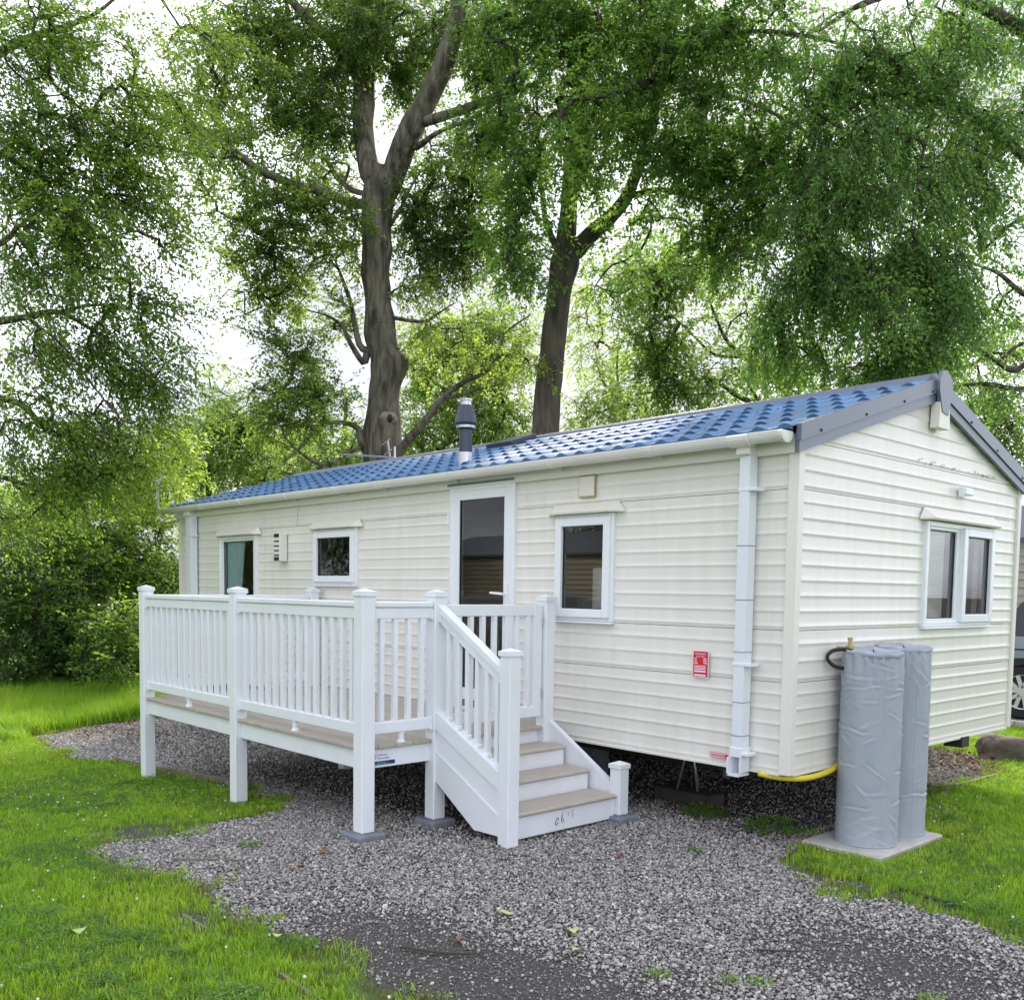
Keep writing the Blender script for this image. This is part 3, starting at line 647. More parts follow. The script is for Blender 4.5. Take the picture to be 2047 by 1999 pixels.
# ------------------------------------------------------------------ the veranda deck
DZ = .625
deck = thing('veranda_deck', (2.02, -1.88, 0), 'white plastic veranda with beige boards, railings, gate and steps in front of the caravan door', 'deck')
V0, V1, U0, U1 = -1.885, -.055, 2.03, 5.66
nb = 13; bw = (V1 - (V0 - .03)) / nb
for i in range(nb):
    y = V0 - .03 + i * bw; MB().box(U0 - .03, U1 + .03, y + .002, y + bw - .003, DZ - .028, DZ, .005).build('deck_board', M['board'], deck)
MB().box(U0, U1, V0, V0 + .022, .468, DZ - .029, .003).build('fascia', M['deckw'], deck)
fsd = MB().box(U0, U0 + .022, V0 + .023, -1.24, .468, DZ - .029, .003).build('fascia', M['deckw'], deck)
MB().box(U1 - .022, U1, V0 + .023, V1, .468, DZ - .029, .003).build('fascia', M['deckw'], deck)
jo = MB()
for i in range(9): jo.box(U0 + .2 + i * .4, U0 + .25 + i * .4, V0 + .03, V1, .47, DZ - .03)
o = jo.build('joist', M['darkwood'], deck); o['kind'] = 'stuff'
def post(u, v, z0, z1, wd=.10):
    h = wd / 2; o = MB().box(u - h, u + h, v - h, v + h, z0, z1 - .035, .006).build('post', M['deckw'], deck)
    c = MB(); k = h + .009; c.box(u - k, u + k, v - k, v + k, z1 - .055, z1 - .022, .004)
    c.add([(u - k, v - k, z1 - .022), (u + k, v - k, z1 - .022), (u + k, v + k, z1 - .022), (u - k, v + k, z1 - .022), (u, v, z1)], [(0, 1, 4), (1, 2, 4), (2, 3, 4), (3, 0, 4)])
    c.build('post_cap', M['deckw'], o); return o
PT = 1.672
P1 = (5.63, -1.88); P2 = (3.80, -1.88); P3 = (2.015, -1.88); P4 = (2.03, -1.27); G1 = (2.03, -.19); B1 = (5.63, -.11); S1 = (1.265, -1.262); S2 = (1.278, -.155)
for (u, v), zb in ((P1, -.145), (P2, -.075), (P3, .053), (P4, .053)): post(u, v, zb, PT, .105)
post(*G1, .02, 1.645); post(*B1, .3, PT); post(*S1, 0.0, 1.302); post(*S2, .053, .445)
for (u, v) in ((2.9, -.3), (4.7, -.3), (3.3, -1.0)): MB().box(u - .05, u + .05, v - .05, v + .05, ground(u, v) - .02, .469, .004).build('support_leg', M['deckw'], deck)
bal_cache = {}
def baluster(parent, u, v, z0, z1, wd=.036):
    key = round(z1 - z0, 3)
    if key not in bal_cache:
        me_ = MB().box(-wd / 2, wd / 2, -wd / 2, wd / 2, 0, z1 - z0, .003).mesh('baluster'); me_.materials.append(M['deckw']); bal_cache[key] = me_
    o = bpy.data.objects.new('baluster', bal_cache[key]); COL.objects.link(o); o.parent = parent; o.location = Vector((v, u, z0)) - wl(parent)
def railing(A, B, n, foot=True):
    ax = 0 if abs(A[0] - B[0]) > abs(A[1] - B[1]) else 1
    a0, a1 = sorted((A[ax], B[ax])); a0 += .053; a1 -= .053; c = (A[1 - ax] + B[1 - ax]) / 2
    def bx(p0, p1, w_, y0, y1, ch): 
        m_ = MB(); 
        m_.box(*( (p0, p1, c - w_, c + w_, y0, y1) if ax == 0 else (c - w_, c + w_, p0, p1, y0, y1)), ch); return m_
    r_ = bx(a0, a1, .034, 1.545, 1.586, .008).build('railing', M['deckw'], deck)
    bx(a0, a1, .022, 1.470, 1.544, .004).build('top_rail', M['deckw'], r_)
    bx(a0, a1, .024, .700, .778, .005).build('bottom_rail', M['deckw'], r_)
    for e in (a0, a1 - .02 if False else a1):
        s_ = 1 if e == a0 else -1
        bx(min(e, e + .02 * s_), max(e, e + .02 * s_), .030, 1.462, 1.535, .003).build('rail_bracket', M['deckw'], r_); bx(min(e, e + .02 * s_), max(e, e + .02 * s_), .032, .690, .742, .003).build('rail_bracket', M['deckw'], r_)
    for i in range(n):
        p = a0 + (a1 - a0) * (i + .75) / (n + .5)
        baluster(r_, *((p, c) if ax == 0 else (c, p)), .776, 1.472)
    if foot:
        p = (a0 + a1) / 2; f_ = MB(); u, v = (p, c) if ax == 0 else (c, p)
        f_.lathe([(.030, 0), (.030, .012), (.021, .02), (.021, .062), (.024, .076)], (u, v, DZ), 12); f_.build('rail_foot', M['deckw'], r_)
railing(P2, P3, 14); railing(P1, P2, 14); railing(P3, P4, 4); railing(P1, B1, 14)
# gate between the last post and the post by the wall
gt = frame_mb(lambda h, o, z: (2.03 - o, h, z), -1.21, -.25, .70, 1.565, .085, -.022, .022, .005).build('gate', M['deckw'], deck)
for i in range(7): baluster(gt, 2.03, -1.125 + (i + .5) * .79 / 7, .78, 1.482)
for zz in (.85, 1.40): MB().box(2.0, 2.05, -.262, -.238, zz, zz + .07, .003).build('gate_hinge', M['steel'], gt)
# steps
stp = part_group('steps', deck)
TR = [(1.250, .209), (1.515, .355), (1.770, .500)]
for u, z in TR: MB().box(u, u + .275, -1.215, -.205, z - .030, z, .010).build('tread', M['tread'], stp)
riser = []
for u, zt, zb in ((1.275, .178, .03), (1.54, .324, .20), (1.795, .469, .345), (2.052, .594, .49)):
    riser.append(MB().box(u, u + .014, -1.212, -.208, zb, zt, .002).build('riser', M['deckw'], stp))
MB().box(1.272, 1.2755, -.745, -.742, .03, .178).build('riser_joint', M['pipe'], stp)
# left stringer: sloping cap band, panel and a raised moulding
def sl(pts, v0, v1, name, m=None): return MB().prism(pts, 1, v0, v1).build(name, m or M['deckw'], stp)
sl([(1.985, .822), (1.315, .494), (1.315, .375), (1.985, .700)], -1.315, -1.235, 'stringer_cap')
sl([(1.985, .699), (1.315, .374), (1.315, .065), (1.565, .060), (1.985, .325)], -1.300, -1.262, 'stringer')
sl([(1.985, .545), (1.315, .205), (1.315, .185), (1.985, .525)], -1.309, -1.301, 'stringer_moulding')
sl([(1.985, .523), (1.315, .183), (1.315, .068), (1.56, .063), (1.98, .330)], -1.3055, -1.3005, 'stringer_lower_board')
sl([(2.03, .665), (1.325, .245), (1.325, .05), (1.55, .05), (2.03, .34)], -.185, -.150, 'stringer')
sl([(2.035, .700), (1.325, .275), (1.325, .246), (2.035, .668)], -.19, -.145, 'stringer_cap')
# raking handrail
rk = MB().prism([(1.985, 1.566), (1.315, 1.166), (1.315, 1.120), (1.985, 1.520)], 1, -1.300, -1.230).build('raking_rail', M['deckw'], deck)
MB().prism([(1.985, 1.519), (1.315, 1.119), (1.315, 1.052), (1.985, 1.448)], 1, -1.288, -1.242).build('raking_under_rail', M['deckw'], rk)
for i in range(6):
    u = 1.375 + i * .102; lo = .494 + (u - 1.315) * .4895 - .01; hi = 1.119 + (u - 1.315) * .597 - .03
    baluster(rk, u, -1.265, lo, hi); MB().box(u - .03, u + .03, -1.285, -1.245, lo + .0, lo + .028, .004).build('baluster_shoe', M['deckw'], rk)
MB().box(1.945, 1.985, -1.298, -1.232, 1.44, 1.53, .004).build('rail_bracket', M['deckw'], rk)
# makers' plate on the short fascia (two lines of small grey lettering, blue square, navy bar)
pl = MB().box(U0 - .0035, U0 - .0015, -1.815, -1.62, .485, .575).build('maker_plate', M['deckw'], deck)
fs_ = lambda h, o, z: (U0 - o, h, z)
flat(rect(-1.815, -1.622, .486, .512), fs_, .0045, 'print_bar', M['navy'], pl)
flat(rect(-1.805, -1.775, .528, .558), fs_, .0045, 'print_square', M['cyan'], pl)
flat(rect(-1.797, -1.783, .534, .552), fs_, .0050, 'print_mark', M['white'], pl)
M['slate'] = mat('slate_print', (.10, .17, .30), .5)
text('Leisure', .026, U0 - .0045, -1.768, .5465, M['slate'], pl, 'short', 'LEFT', 1.1)
text('Verandahs', .022, U0 - .0045, -1.768, .5255, M['slate'], pl, 'short', 'LEFT', 1.1)
flat(rect(-1.770, -1.70, .500, .503), fs_, .0050, 'print_line', M['cyan'], pl); flat(rect(-1.79, -1.67, .491, .494), fs_, .0050, 'print_line', M['cyan'], pl)
# scuffed hand-written figures on the bottom riser
fr_ = lambda h, o, z: (1.275 - o, h, z)
hw = riser[0]
def stroke(pts, wd, name='pen_mark', m=None):
    b2 = MB(); vs = []; 
    for i, p in enumerate(pts):
        q0 = pts[max(i - 1, 0)]; q1 = pts[min(i + 1, len(pts) - 1)]; d_ = Vector((q1[0] - q0[0], q1[1] - q0[1])).normalized(); nrm = (-d_.y * wd / 2, d_.x * wd / 2)
        vs += [fr_(p[0] + nrm[0], .0012, p[1] + nrm[1]), fr_(p[0] - nrm[0], .0012, p[1] - nrm[1])]
    b2.add(vs, [(2 * i, 2 * i + 1, 2 * i + 3, 2 * i + 2) for i in range(len(pts) - 1)]); return b2.build(name, m or M['ink'], hw, recalc=False)
c0 = -.80
stroke([(c0 + .012 * math.cos(a) + .006 * math.sin(a), .095 + .024 * math.sin(a)) for a in np.linspace(.3, 6.2, 14)], .007)
stroke([(c0 + .060, .15), (c0 + .048, .12), (c0 + .044, .095), (c0 + .052, .078), (c0 + .064, .086), (c0 + .064, .105), (c0 + .052, .105)], .007)
M['faintink'] = mat('faint_ink', (.34, .38, .44), .6)
stroke([(c0 + .112, .150), (c0 + .110, .118)], .007, m=M['faintink']); stroke([(c0 + .165, .152), (c0 + .147, .152), (c0 + .146, .132), (c0 + .160, .125), (c0 + .156, .100)], .007, m=M['faintink'])

# paving pads under the posts
for (u, v), lab in ((P3, 'small grey paving pad under the front corner post of the veranda'), (P4, 'small grey paving pad under the post at the top of the steps'), (S2, 'small grey paving pad under the short post at the foot of the steps')):
    o = MB().box(u - .11, u + .11, v - .11, v + .11, -.03, .052, .012).build('paving_pad', M['pad'], loc=(u, v, 0)); tag(o, lab, 'paving slab', 'pads under the veranda posts')

# ------------------------------------------------------------------ gas bottles in their covers
slab = MB().box(-.485, .08, .33, 1.25, -.05, .024, .012).build('concrete_slab', M['concrete'], loc=(-.2, .8, 0)); tag(slab, 'flat pale concrete slab in the grass under the grey gas bottle covers', 'slab')
def cover(u, v, r, h, seed, label):
    root = thing('gas_bottle_cover', (u, v, .024), label, 'cover', 'covered gas bottles')
    n, k = 180, 190; vs = []; th = np.linspace(0, 2 * math.pi, n, endpoint=False); rs = np.random.default_rng(seed)
    zz = np.linspace(0, 1, k); TH, ZZ = np.meshgrid(th, zz)
    base = r * (1.03 - .02 * ZZ) + .006 * np.cos(TH * 2 + seed)
    rel = np.zeros_like(TH)
    for c_ in (.20, .385, .60, .80):  # faint fold creases, broken round the fabric
        zc = c_ + .018 * np.sin(TH * 1.5 + seed * c_ * 9) + .012 * np.abs(np.sin(TH * 3 + c_ * 30))
        on = np.clip(fbm2(TH * 1.3 + 20 * c_, ZZ * 0 + seed, 1.0, c_ * 10) * 5 - 2.0, 0, 1)
        rel += on * (.0055 * np.exp(-((ZZ - zc) / .005) ** 2) - .0045 * np.exp(-((ZZ - zc - .012) / .008) ** 2))
    for i in range(95):              # slanting wrinkles
        t0 = rs.uniform(0, 2 * math.pi); z0 = 1 - rs.random() ** 1.3; sl2 = rs.uniform(-1.5, 1.5) + (1.2 if z0 > .8 else 0); ln = rs.uniform(.03, .13); am = rs.uniform(.0015, .0052)
        dt = np.angle(np.exp(1j * (TH - t0))) * r / h; dz = ZZ - z0; a = math.atan(sl2); p_ = dt * math.cos(a) + dz * math.sin(a); q_ = -dt * math.sin(a) + dz * math.cos(a) + .12 * p_ ** 2 * rs.uniform(-8, 8); wq = rs.uniform(.004, .010)
        rel += am * np.exp(-(p_ / ln * 1.8) ** 2) * (np.exp(-(q_ / wq) ** 2) - .7 * np.exp(-((q_ - 1.9 * wq) / (1.5 * wq)) ** 2))
    top = np.clip((ZZ - .84) / .16, 0, 1)
    rel += top * .008 * np.sin(TH * 17 + 2 * np.sin(TH * 3)) - .010 * top ** 2
    rel += .010 * (fbm2(TH * 2.5, ZZ * 5, 1.0, seed + 1.5) - .5)
    sm_ = np.exp(-(np.angle(np.exp(1j * (TH - 3.75))) / .018) ** 2); rel += .0035 * sm_ - .003 * np.exp(-(np.angle(np.exp(1j * (TH - 3.80))) / .02) ** 2)
    rr = base + rel; zv = ZZ * h
    zv = zv + np.where(ZZ < .01, .008 * np.sin(TH * 3 + seed), 0) + top * .012 * np.sin(TH + 1.0)
    for i in range(k):
        for j in range(n): vs.append((u + rr[i, j] * math.cos(th[j]), v + rr[i, j] * math.sin(th[j]), .024 + zv[i, j]))
    fs = [(i * n + j, i * n + (j + 1) % n, (i + 1) * n + (j + 1) % n, (i + 1) * n + j) for i in range(k - 1) for j in range(n)]
    m_ = MB(); m_.add(vs, fs); m_.build('cover_skirt', M['cover'], root, smooth=True)
    zt = h + .024
    m_ = MB(); n2 = 60
    prof_ = [(.985, -.012, 0), (1.03, .004, .004), (1.0, .016, .006), (.90, .008, .01), (.55, .012, .014), (.02, .010, 0)]
    vs = []
    for rf, dz, am in prof_:
        for j in range(n2):
            a = 2 * math.pi * j / n2; vs.append((u + (r * .985 * rf + am * math.sin(a * 9)) * math.cos(a), v + (r * .985 * rf + am * math.sin(a * 9)) * math.sin(a), zt + dz + .012 * math.sin(a + 1.0) + am * .7 * math.sin(a * 7)))
    m_.add(vs, [(i * n2 + j, i * n2 + (j + 1) % n2, (i + 1) * n2 + (j + 1) % n2, (i + 1) * n2 + j) for i in range(len(prof_) - 1) for j in range(n2)])
    m_.build('cover_lid', M['cover'], root, smooth=True)
    MB().tube([(u + r * 1.035 * math.cos(a), v + r * 1.035 * math.sin(a), .030) for a in np.linspace(0, 2 * math.pi, 40)], .006, 6, False).build('cover_hem', M['cover'], root, smooth=True)
    return root
cover(-.225, .640, .190, 1.272, 2, 'nearer and fuller grey fabric cover over a tall gas bottle on the slab')
cover(-.225, 1.075, .185, 1.288, 5, 'grey fabric gas bottle cover standing behind the nearer one, half hidden by it')
def smooth3(p, sub=5):
    P = [Vector(q) for q in p]; P = [2 * P[0] - P[1]] + P + [2 * P[-1] - P[-2]]; o_ = []
    for i in range(1, len(P) - 2):
        for k in range(sub):
            t_ = k / sub; a, b2, c_, d_ = P[i - 1:i + 3]; o_.append(tuple(.5 * ((2 * b2) + (c_ - a) * t_ + (2 * a - 5 * b2 + 4 * c_ - d_) * t_ ** 2 + (3 * b2 - 3 * c_ + d_ - a) * t_ ** 3)))
    return o_ + [tuple(P[-2])]
hz = tag(MB().tube(smooth3([(-.14, .57, 1.30), (-.09, .49, 1.315), (-.045, .42, 1.30), (-.03, .395, 1.255), (-.06, .43, 1.205), (-.11, .50, 1.185)]), .013, 8).build('gas_pigtail', M['black'], loc=(-.1, .5, 1.2), smooth=True), 'short black gas hose looping out at the top of the nearer cover', 'hose')
rg = thing('gas_regulator', (-.10, .56, 1.285), 'small brass regulator on the wall just above the nearer gas cover', 'regulator')
MB().lathe([(.012, 0), (.012, .03), (.03, .032), (.03, .052), (.012, .055), (.012, .085), (.018, .087), (.018, .105), (.004, .107)], (-.10, .56, 1.285), 14).build('regulator_body', M['brass'], rg, smooth=40)
MB().tube([(-.10, .56, 1.32), (-.04, .56, 1.32), (-.01, .56, 1.32)], .010, 8).build('regulator_pipe', M['brass'], rg, smooth=40)
tag(MB().tube(smooth3([(.20, -.02, .50), (.08, .04, .482), (-.02, .16, .478), (-.05, .34, .488), (-.04, .52, .505), (.0, .66, .525), (.06, .75, .54)]), .019, 12).build('yellow_hose', M['yellow'], loc=(-.03, .3, .47), smooth=True), 'thick yellow hose looping below the bottom corner of the caravan', 'hose')

# steadying stand with its timber under the caravan
sd_ = thing('axle_stand', (1.30, .68, .10), 'slim pale steel tripod stand propping the caravan floor', 'stand')
cx, cv = 1.29, .72
MB().tube([(cx, cv, .40), (cx, cv, .53)], .010, 8).build('screw_shaft', M['steel'], sd_)
for du, dv in ((.085, -.06), (-.085, -.02), (.0, .10)): MB().tube([(cx, cv, .44), (cx + du * .35, cv + dv * .35, .40), (cx + du, cv + dv, .115)], [.009, .011, .009], 8).build('leg', M['steel'], sd_, smooth=True)
tag(MB().box(1.04, 1.58, .62, .84, .0, .112, .012).build('timber_block', M['darkwood'], loc=(1.3, .73, 0)), 'dark timber sleeper lying on the gravel beneath the tripod stand', 'block')

# ------------------------------------------------------------------ edging boards, boulder, litter
def edging(pts, label, h=.05, t_=.022):
    m_ = MB()
    for (a0, a1) in zip(pts[:-1], pts[1:]):
        A = Vector(a0); B = Vector(a1); d_ = (B - A).normalized(); n2 = Vector((-d_.y, d_.x)) * t_ / 2
        q_ = [A + n2, B + n2, B - n2, A - n2]; zs_ = [ground(p.x, p.y) for p in q_]
        m_.add([(p.x, p.y, z - .06) for p, z in zip(q_, zs_)] + [(p.x, p.y, z + h) for p, z in zip(q_, zs_)], [(0, 1, 2, 3), (7, 6, 5, 4), (0, 4, 5, 1), (1, 5, 6, 2), (2, 6, 7, 3), (3, 7, 4, 0)])
    o = m_.build('edging_board', M['timber'], loc=(pts[0][0], pts[0][1], 0)); tag(o, label, 'edging board', 'timber edging round the gravel')
edging([(6.86, -1.76), (6.02, -1.685), (4.45, -1.45)], 'timber edging board running behind the far veranda posts')
edging([(3.0, -3.345), (2.2, -3.38)], 'short timber edging at the left corner of the gravel drive', .02, .018)
edging([(1.36, -3.415), (.53, -3.41), (-.3, -3.43)], 'timber edging half sunk in the lawn at the front of the picture', .010, .013)
edging([(.06, 2.45), (.20, 3.0), (.16, 3.95)], 'timber edging beside the gravel patch right of the gas covers', .03, .03)
bo = MB(); n = 26; vs = []; k = 16
for i in range(k):
    a = math.pi * i / (k - 1)
    for j in range(n):
        p = 2 * math.pi * j / n; x, y, z = math.cos(a), math.sin(a) * math.cos(p), math.sin(a) * math.sin(p)
        x, y, z = [math.copysign(abs(c_) ** .9, c_) for c_ in (x, y, z)]
        q_ = np.array([x, y, z]); q_ = q_ * (1 + .8 * (vnoise(q_[None] * 1.5 + 5)[0] - .5) + .22 * (vnoise(q_[None] * 4.5 + 2)[0] - .5))
        x2, y2, z2 = q_[0] * .36, q_[1] * .22, q_[2] * .15 * (1.15 - .35 * q_[0]); vs.append((.42 - .677 * x2 + .736 * y2, 5.08 + .736 * x2 + .677 * y2, max(z2 + .06, -.05)))
bo.add(vs, [(i * n + j, i * n + (j + 1) % n, (i + 1) * n + (j + 1) % n, (i + 1) * n + j) for i in range(k - 1) for j in range(n)])
bob = bo.build('boulder', mat('brown_boulder', (.085, .07, .06), .85, noise=(9, (.16, .135, .115), .9), bump=(24, .6, .02)), loc=(.42, 5.08, 0), smooth=True); tag(bob, 'dark brown boulder lying in the grass at the right edge', 'boulder')

def scatter_leafy(name, label, cat, u, v, n, rad, h, lw, group=None, m='weed', seed=0):
    rs = np.random.default_rng(seed); m_ = MB(); zb = ground(u, v)
    for i in range(n):
        a = rs.uniform(0, 2 * math.pi); d = rad * math.sqrt(rs.random()); x, y = u + d * math.cos(a), v + d * math.sin(a); z = zb + h * rs.uniform(.15, 1) * (1 - .6 * (d / rad) ** 2)
        a2 = a + rs.uniform(-1, 1); l_ = lw * rs.uniform(.7, 1.3); w_ = l_ * .32; dx, dy = math.cos(a2), math.sin(a2); up = rs.uniform(-.15, .6)
        m_.add([(x, y, z), (x + dx * l_ * .5 - dy * w_, y + dy * l_ * .5 + dx * w_, z + up * l_ * .6), (x + dx * l_, y + dy * l_, z + up * l_), (x + dx * l_ * .5 + dy * w_, y + dy * l_ * .5 - dx * w_, z + up * l_ * .6)], [(0, 1, 2, 3)])
        if i % 3 == 0: m_.tube([(u + (x - u) * .4, v + (y - v) * .4, zb), (x, y, z)], .0015, 4, False)
    o = m_.build(name, M[m], loc=(u, v, zb), recalc=False)
    me_ = o.data; a_ = me_.attributes.new('tint', 'FLOAT', 'POINT'); a_.data.foreach_set('value', rs.random(len(me_.vertices)).astype(np.float32)); tag(o, label, cat, group); return o
G_ = 'weeds growing in the gravel'
scatter_leafy('weed', 'low bright green weed clump in the gravel in front of the tripod stand', 'weed', .97, .47, 260, .17, .09, .035, G_, seed=1)
scatter_leafy('weed', 'straggly brownish green weed clump beside the concrete slab', 'weed', .34, .42, 200, .20, .13, .04, G_, seed=2)
scatter_leafy('weed', 'small green weed in the gravel left of the front corner post', 'weed', 2.38, -2.52, 40, .06, .04, .035, G_, seed=3)
scatter_leafy('weed', 'tiny lone green weed on the gravel right of the steps', 'weed', .40, -.42, 22, .035, .04, .03, G_, seed=4)
def leaf_litter(u, v, ang, sz, col, label):
    z = ground(u, v) + .022; m_ = MB(); pts = []
    for s_, wv in ((0, 0), (.2, .3), (.45, .42), (.75, .26), (1, 0)): pts.append((s_, wv))
    L_s = [(s_, wv) for s_, wv in pts] + [(s_, -wv) for s_, wv in pts[-2:0:-1]]
    vs = []
    for s_, wv in L_s:
        x = s_ * sz; y = wv * sz * .9; vs.append((u + x * math.cos(ang) - y * math.sin(ang), v + x * math.sin(ang) + y * math.cos(ang), z + .012 * math.sin(s_ * 4 + ang) + abs(wv) * .03))
    m_.add(vs, [tuple(range(len(vs)))]); m_.add([(a_, b2, c_ - .0012) for a_, b2, c_ in vs], [tuple(range(len(vs)))[::-1]])
    o = m_.build('fallen_leaf', mat('fallen_leaf_' + col[0], col[1], .6), loc=(u, v, z), recalc=False); tag(o, label, 'leaf', 'fallen leaves on the gravel and lawn')
PG = ('pale_green', (.42, .52, .20)); BR = ('brown', (.22, .10, .045)); RD = ('reddish', (.36, .09, .05))
leaf_litter(-.165, -2.13, .4, .085, PG, 'pale green fallen leaf on the dark soil in the middle foreground')
leaf_litter(-.32, -2.30, 1.4, .08, PG, 'pale green fallen leaf nearest the bottom edge, left of centre')
leaf_litter(.30, -2.20, 2.2, .075, PG, 'pale fallen leaf lying on thick gravel in front of the steps')
leaf_litter(.70, -3.25, .9, .09, PG, 'pale green fallen leaf at the lawn edge of the drive')
leaf_litter(1.35, -3.92, .2, .10, PG, 'pale upturned leaf on the left lawn')
leaf_litter(1.90, -2.30, 2.6, .09, BR, 'curled brown leaf on the gravel by the front corner post')
leaf_litter(1.65, -2.60, 1.1, .07, BR, 'brown leaf lying in the gravel left of the soil patch')
leaf_litter(.12, -2.62, .6, .06, RD, 'small reddish leaf on the bare soil at the front')
leaf_litter(.62, -.95, 2.0, .06, RD, 'small reddish leaf on the gravel right of the steps')
def stick(pts, r, label):
    z = ground(*pts[0]); o = MB().tube([(u, v, ground(u, v) + .02) for u, v in pts], [r] * (len(pts) - 1) + [r * .5], 6).build('twig', M['darkwood'] if r > .006 else M['timber'], loc=(*pts[0], z), smooth=True); tag(o, label, 'twig', 'fallen twigs')
stick([(.25, -2.86), (.06, -2.75), (-.06, -2.62)], .007, 'pale twig on the bare soil in the foreground')
stick([(4.35, -2.37), (4.22, -2.34), (4.05, -2.24), (3.95, -2.25)], .007, 'bent grey twig lying on the left lawn')
stick([(2.35, -3.05), (2.15, -2.85), (2.02, -2.75)], .006, 'long thin twig at the left tip of the gravel drive')
stick([(-.86, -.20), (-1.10, -.22), (-1.22, -.25)], .012, 'dark stick half hidden in the grass right of the drive')
stick([(-.85, -1.62), (-1.02, -1.45)], .007, 'short dark twig in the gravel near the bottom right')

# ------------------------------------------------------------------ things behind at the right: car and next caravan
cp = mat('silver_blue_paint', (.30, .36, .46), .22, metal=.55, coat=.6)
M['alloy'] = mat('silver_alloy', (.62, .62, .64), .35, metal=.25)
carx = thing('parked_car', (.1, 8.75, .035), 'silver blue car parked on the road, its wheel showing past the caravan', 'car')
cb = MB(); G0 = .035
side = [(-2.25, .42), (-2.2, .80), (-1.9, .98), (-1.15, 1.06), (1.75, 1.12), (2.05, 1.02), (2.12, .70), (2.08, .40), (1.90, .36)]
def arch(cu): return [(cu + .40 * math.cos(a), .36 + .40 * math.sin(a)) for a in np.linspace(.0, math.pi, 12)]
poly = side + [(x, z) for x, z in arch(1.43) if True] + [(x, z) for x, z in arch(-1.27)]
poly = side[:-1] + arch(1.43) + arch(-1.27)
CU, CV0, CV1 = .1, 8.35, 10.1
cb.prism([(CU + x, G0 + z) for x, z in poly], 1, CV0, CV1); body = cb.build('car_body', cp, carx)
gh = MB(); gh.add([(CU - 1.15, CV0 + .05, G0 + 1.055), (CU + 1.85, CV0 + .05, G0 + 1.10), (CU + 1.55, CV0 + .22, G0 + 1.58), (CU - .40, CV0 + .22, G0 + 1.58),
                  (CU - 1.15, CV1 - .05, G0 + 1.055), (CU + 1.85, CV1 - .05, G0 + 1.10), (CU + 1.55, CV1 - .22, G0 + 1.58), (CU - .40, CV1 - .22, G0 + 1.58)],
                 [(0, 1, 2, 3), (7, 6, 5, 4), (0, 3, 7, 4), (1, 5, 6, 2), (3, 2, 6, 7), (0, 4, 5, 1)])
gh.build('car_glass', mat('tinted_car_glass', (.012, .014, .018), .04, coat=1), carx)
MB().box(CU - .38, CU + 1.5, CV0 + .23, CV1 - .23, G0 + 1.575, G0 + 1.62, .02).build('car_roof', cp, carx)
MB().tube([(CU - .35, CV0 + .25, G0 + 1.66), (CU + 1.5, CV0 + .25, G0 + 1.66)], .018, 8).build('roof_rail', M['steel'], carx)
MB().box(CU - 1.0, CU + 1.8, CV0 - .012, CV0 + .01, G0 + .93, G0 + .95, .004).build('side_moulding', M['black'], carx)
for cu_ in (1.43, -1.27):
    ar_ = MB(); ap = [(CU + cu_ + rr_ * math.cos(a), G0 + .36 + rr_ * math.sin(a)) for rr_, rng_ in ((.40, np.linspace(0, math.pi, 14)), (.47, np.linspace(math.pi, 0, 14))) for a in rng_]
    ar_.prism(ap, 1, CV0 - .02, CV0 + .02); ar_.build('wheel_arch', M['black'], carx)
    wc = (CU + cu_, CV0 + .02, G0 + .365)
    wy = MB(); 
    prf = [(.235, .0), (.345, -.005), (.366, .03), (.366, .20), (.345, .23)]
    nn = 32; vs = [(wc[0] + r_ * math.cos(2 * math.pi * k / nn), wc[1] + y, wc[2] + r_ * math.sin(2 * math.pi * k / nn)) for r_, y in prf for k in range(nn)]
    wy.add(vs, [(i * nn + k, i * nn + (k + 1) % nn, (i + 1) * nn + (k + 1) % nn, (i + 1) * nn + k) for i in range(len(prf) - 1) for k in range(nn)])
    wh = wy.build('wheel', M['black'], carx, smooth=40)
    dk = MB(); dk.tube([(wc[0], wc[1] + .05, wc[2]), (wc[0], wc[1] + .07, wc[2])], .24, 28); dk.build('brake_disc', M['dark'], wh)
    rm = MB()
    for k in range(5):
        for dd in (-.16, .16):
            a = 2 * math.pi * k / 5 + .35 + dd; a1_ = 2 * math.pi * k / 5 + .35 + dd * 2.0
            ca, sa = math.cos(a), math.sin(a); c1, s1_ = math.cos(a1_), math.sin(a1_)
            p0 = (wc[0] + .05 * ca, wc[2] + .05 * sa); p1 = (wc[0] + .232 * c1, wc[2] + .232 * s1_); nx, nz_ = -(p1[1] - p0[1]), (p1[0] - p0[0]); l_ = math.hypot(nx, nz_); nx, nz_ = nx / l_ * .026, nz_ / l_ * .026
            rm.prism([(p0[0] + nx, p0[1] + nz_), (p1[0] + nx, p1[1] + nz_), (p1[0] - nx, p1[1] - nz_), (p0[0] - nx, p0[1] - nz_)], 1, wc[1] + .004 + .001 * k, wc[1] + .03)
    rm.tube([(wc[0], wc[1] + .0, wc[2]), (wc[0], wc[1] + .03, wc[2])], .055, 16)
    rp = [(.222, .012), (.240, .000), (.240, .05)]; vs = [(wc[0] + r_ * math.cos(2 * math.pi * k / nn), wc[1] + y, wc[2] + r_ * math.sin(2 * math.pi * k / nn)) for r_, y in rp for k in range(nn)]
    rm.add(vs, [(i * nn + k, i * nn + (k + 1) % nn, (i + 1) * nn + (k + 1) % nn, (i + 1) * nn + k) for i in range(2) for k in range(nn)])
    rm.build('wheel_rim', M['alloy'], wh)
MB().tube([(CU - 1.05, CV0 - .10, G0 + 1.08), (CU - .95, CV0 - .10, G0 + 1.12)], .09, 10).build('wing_mirror', cp, carx)

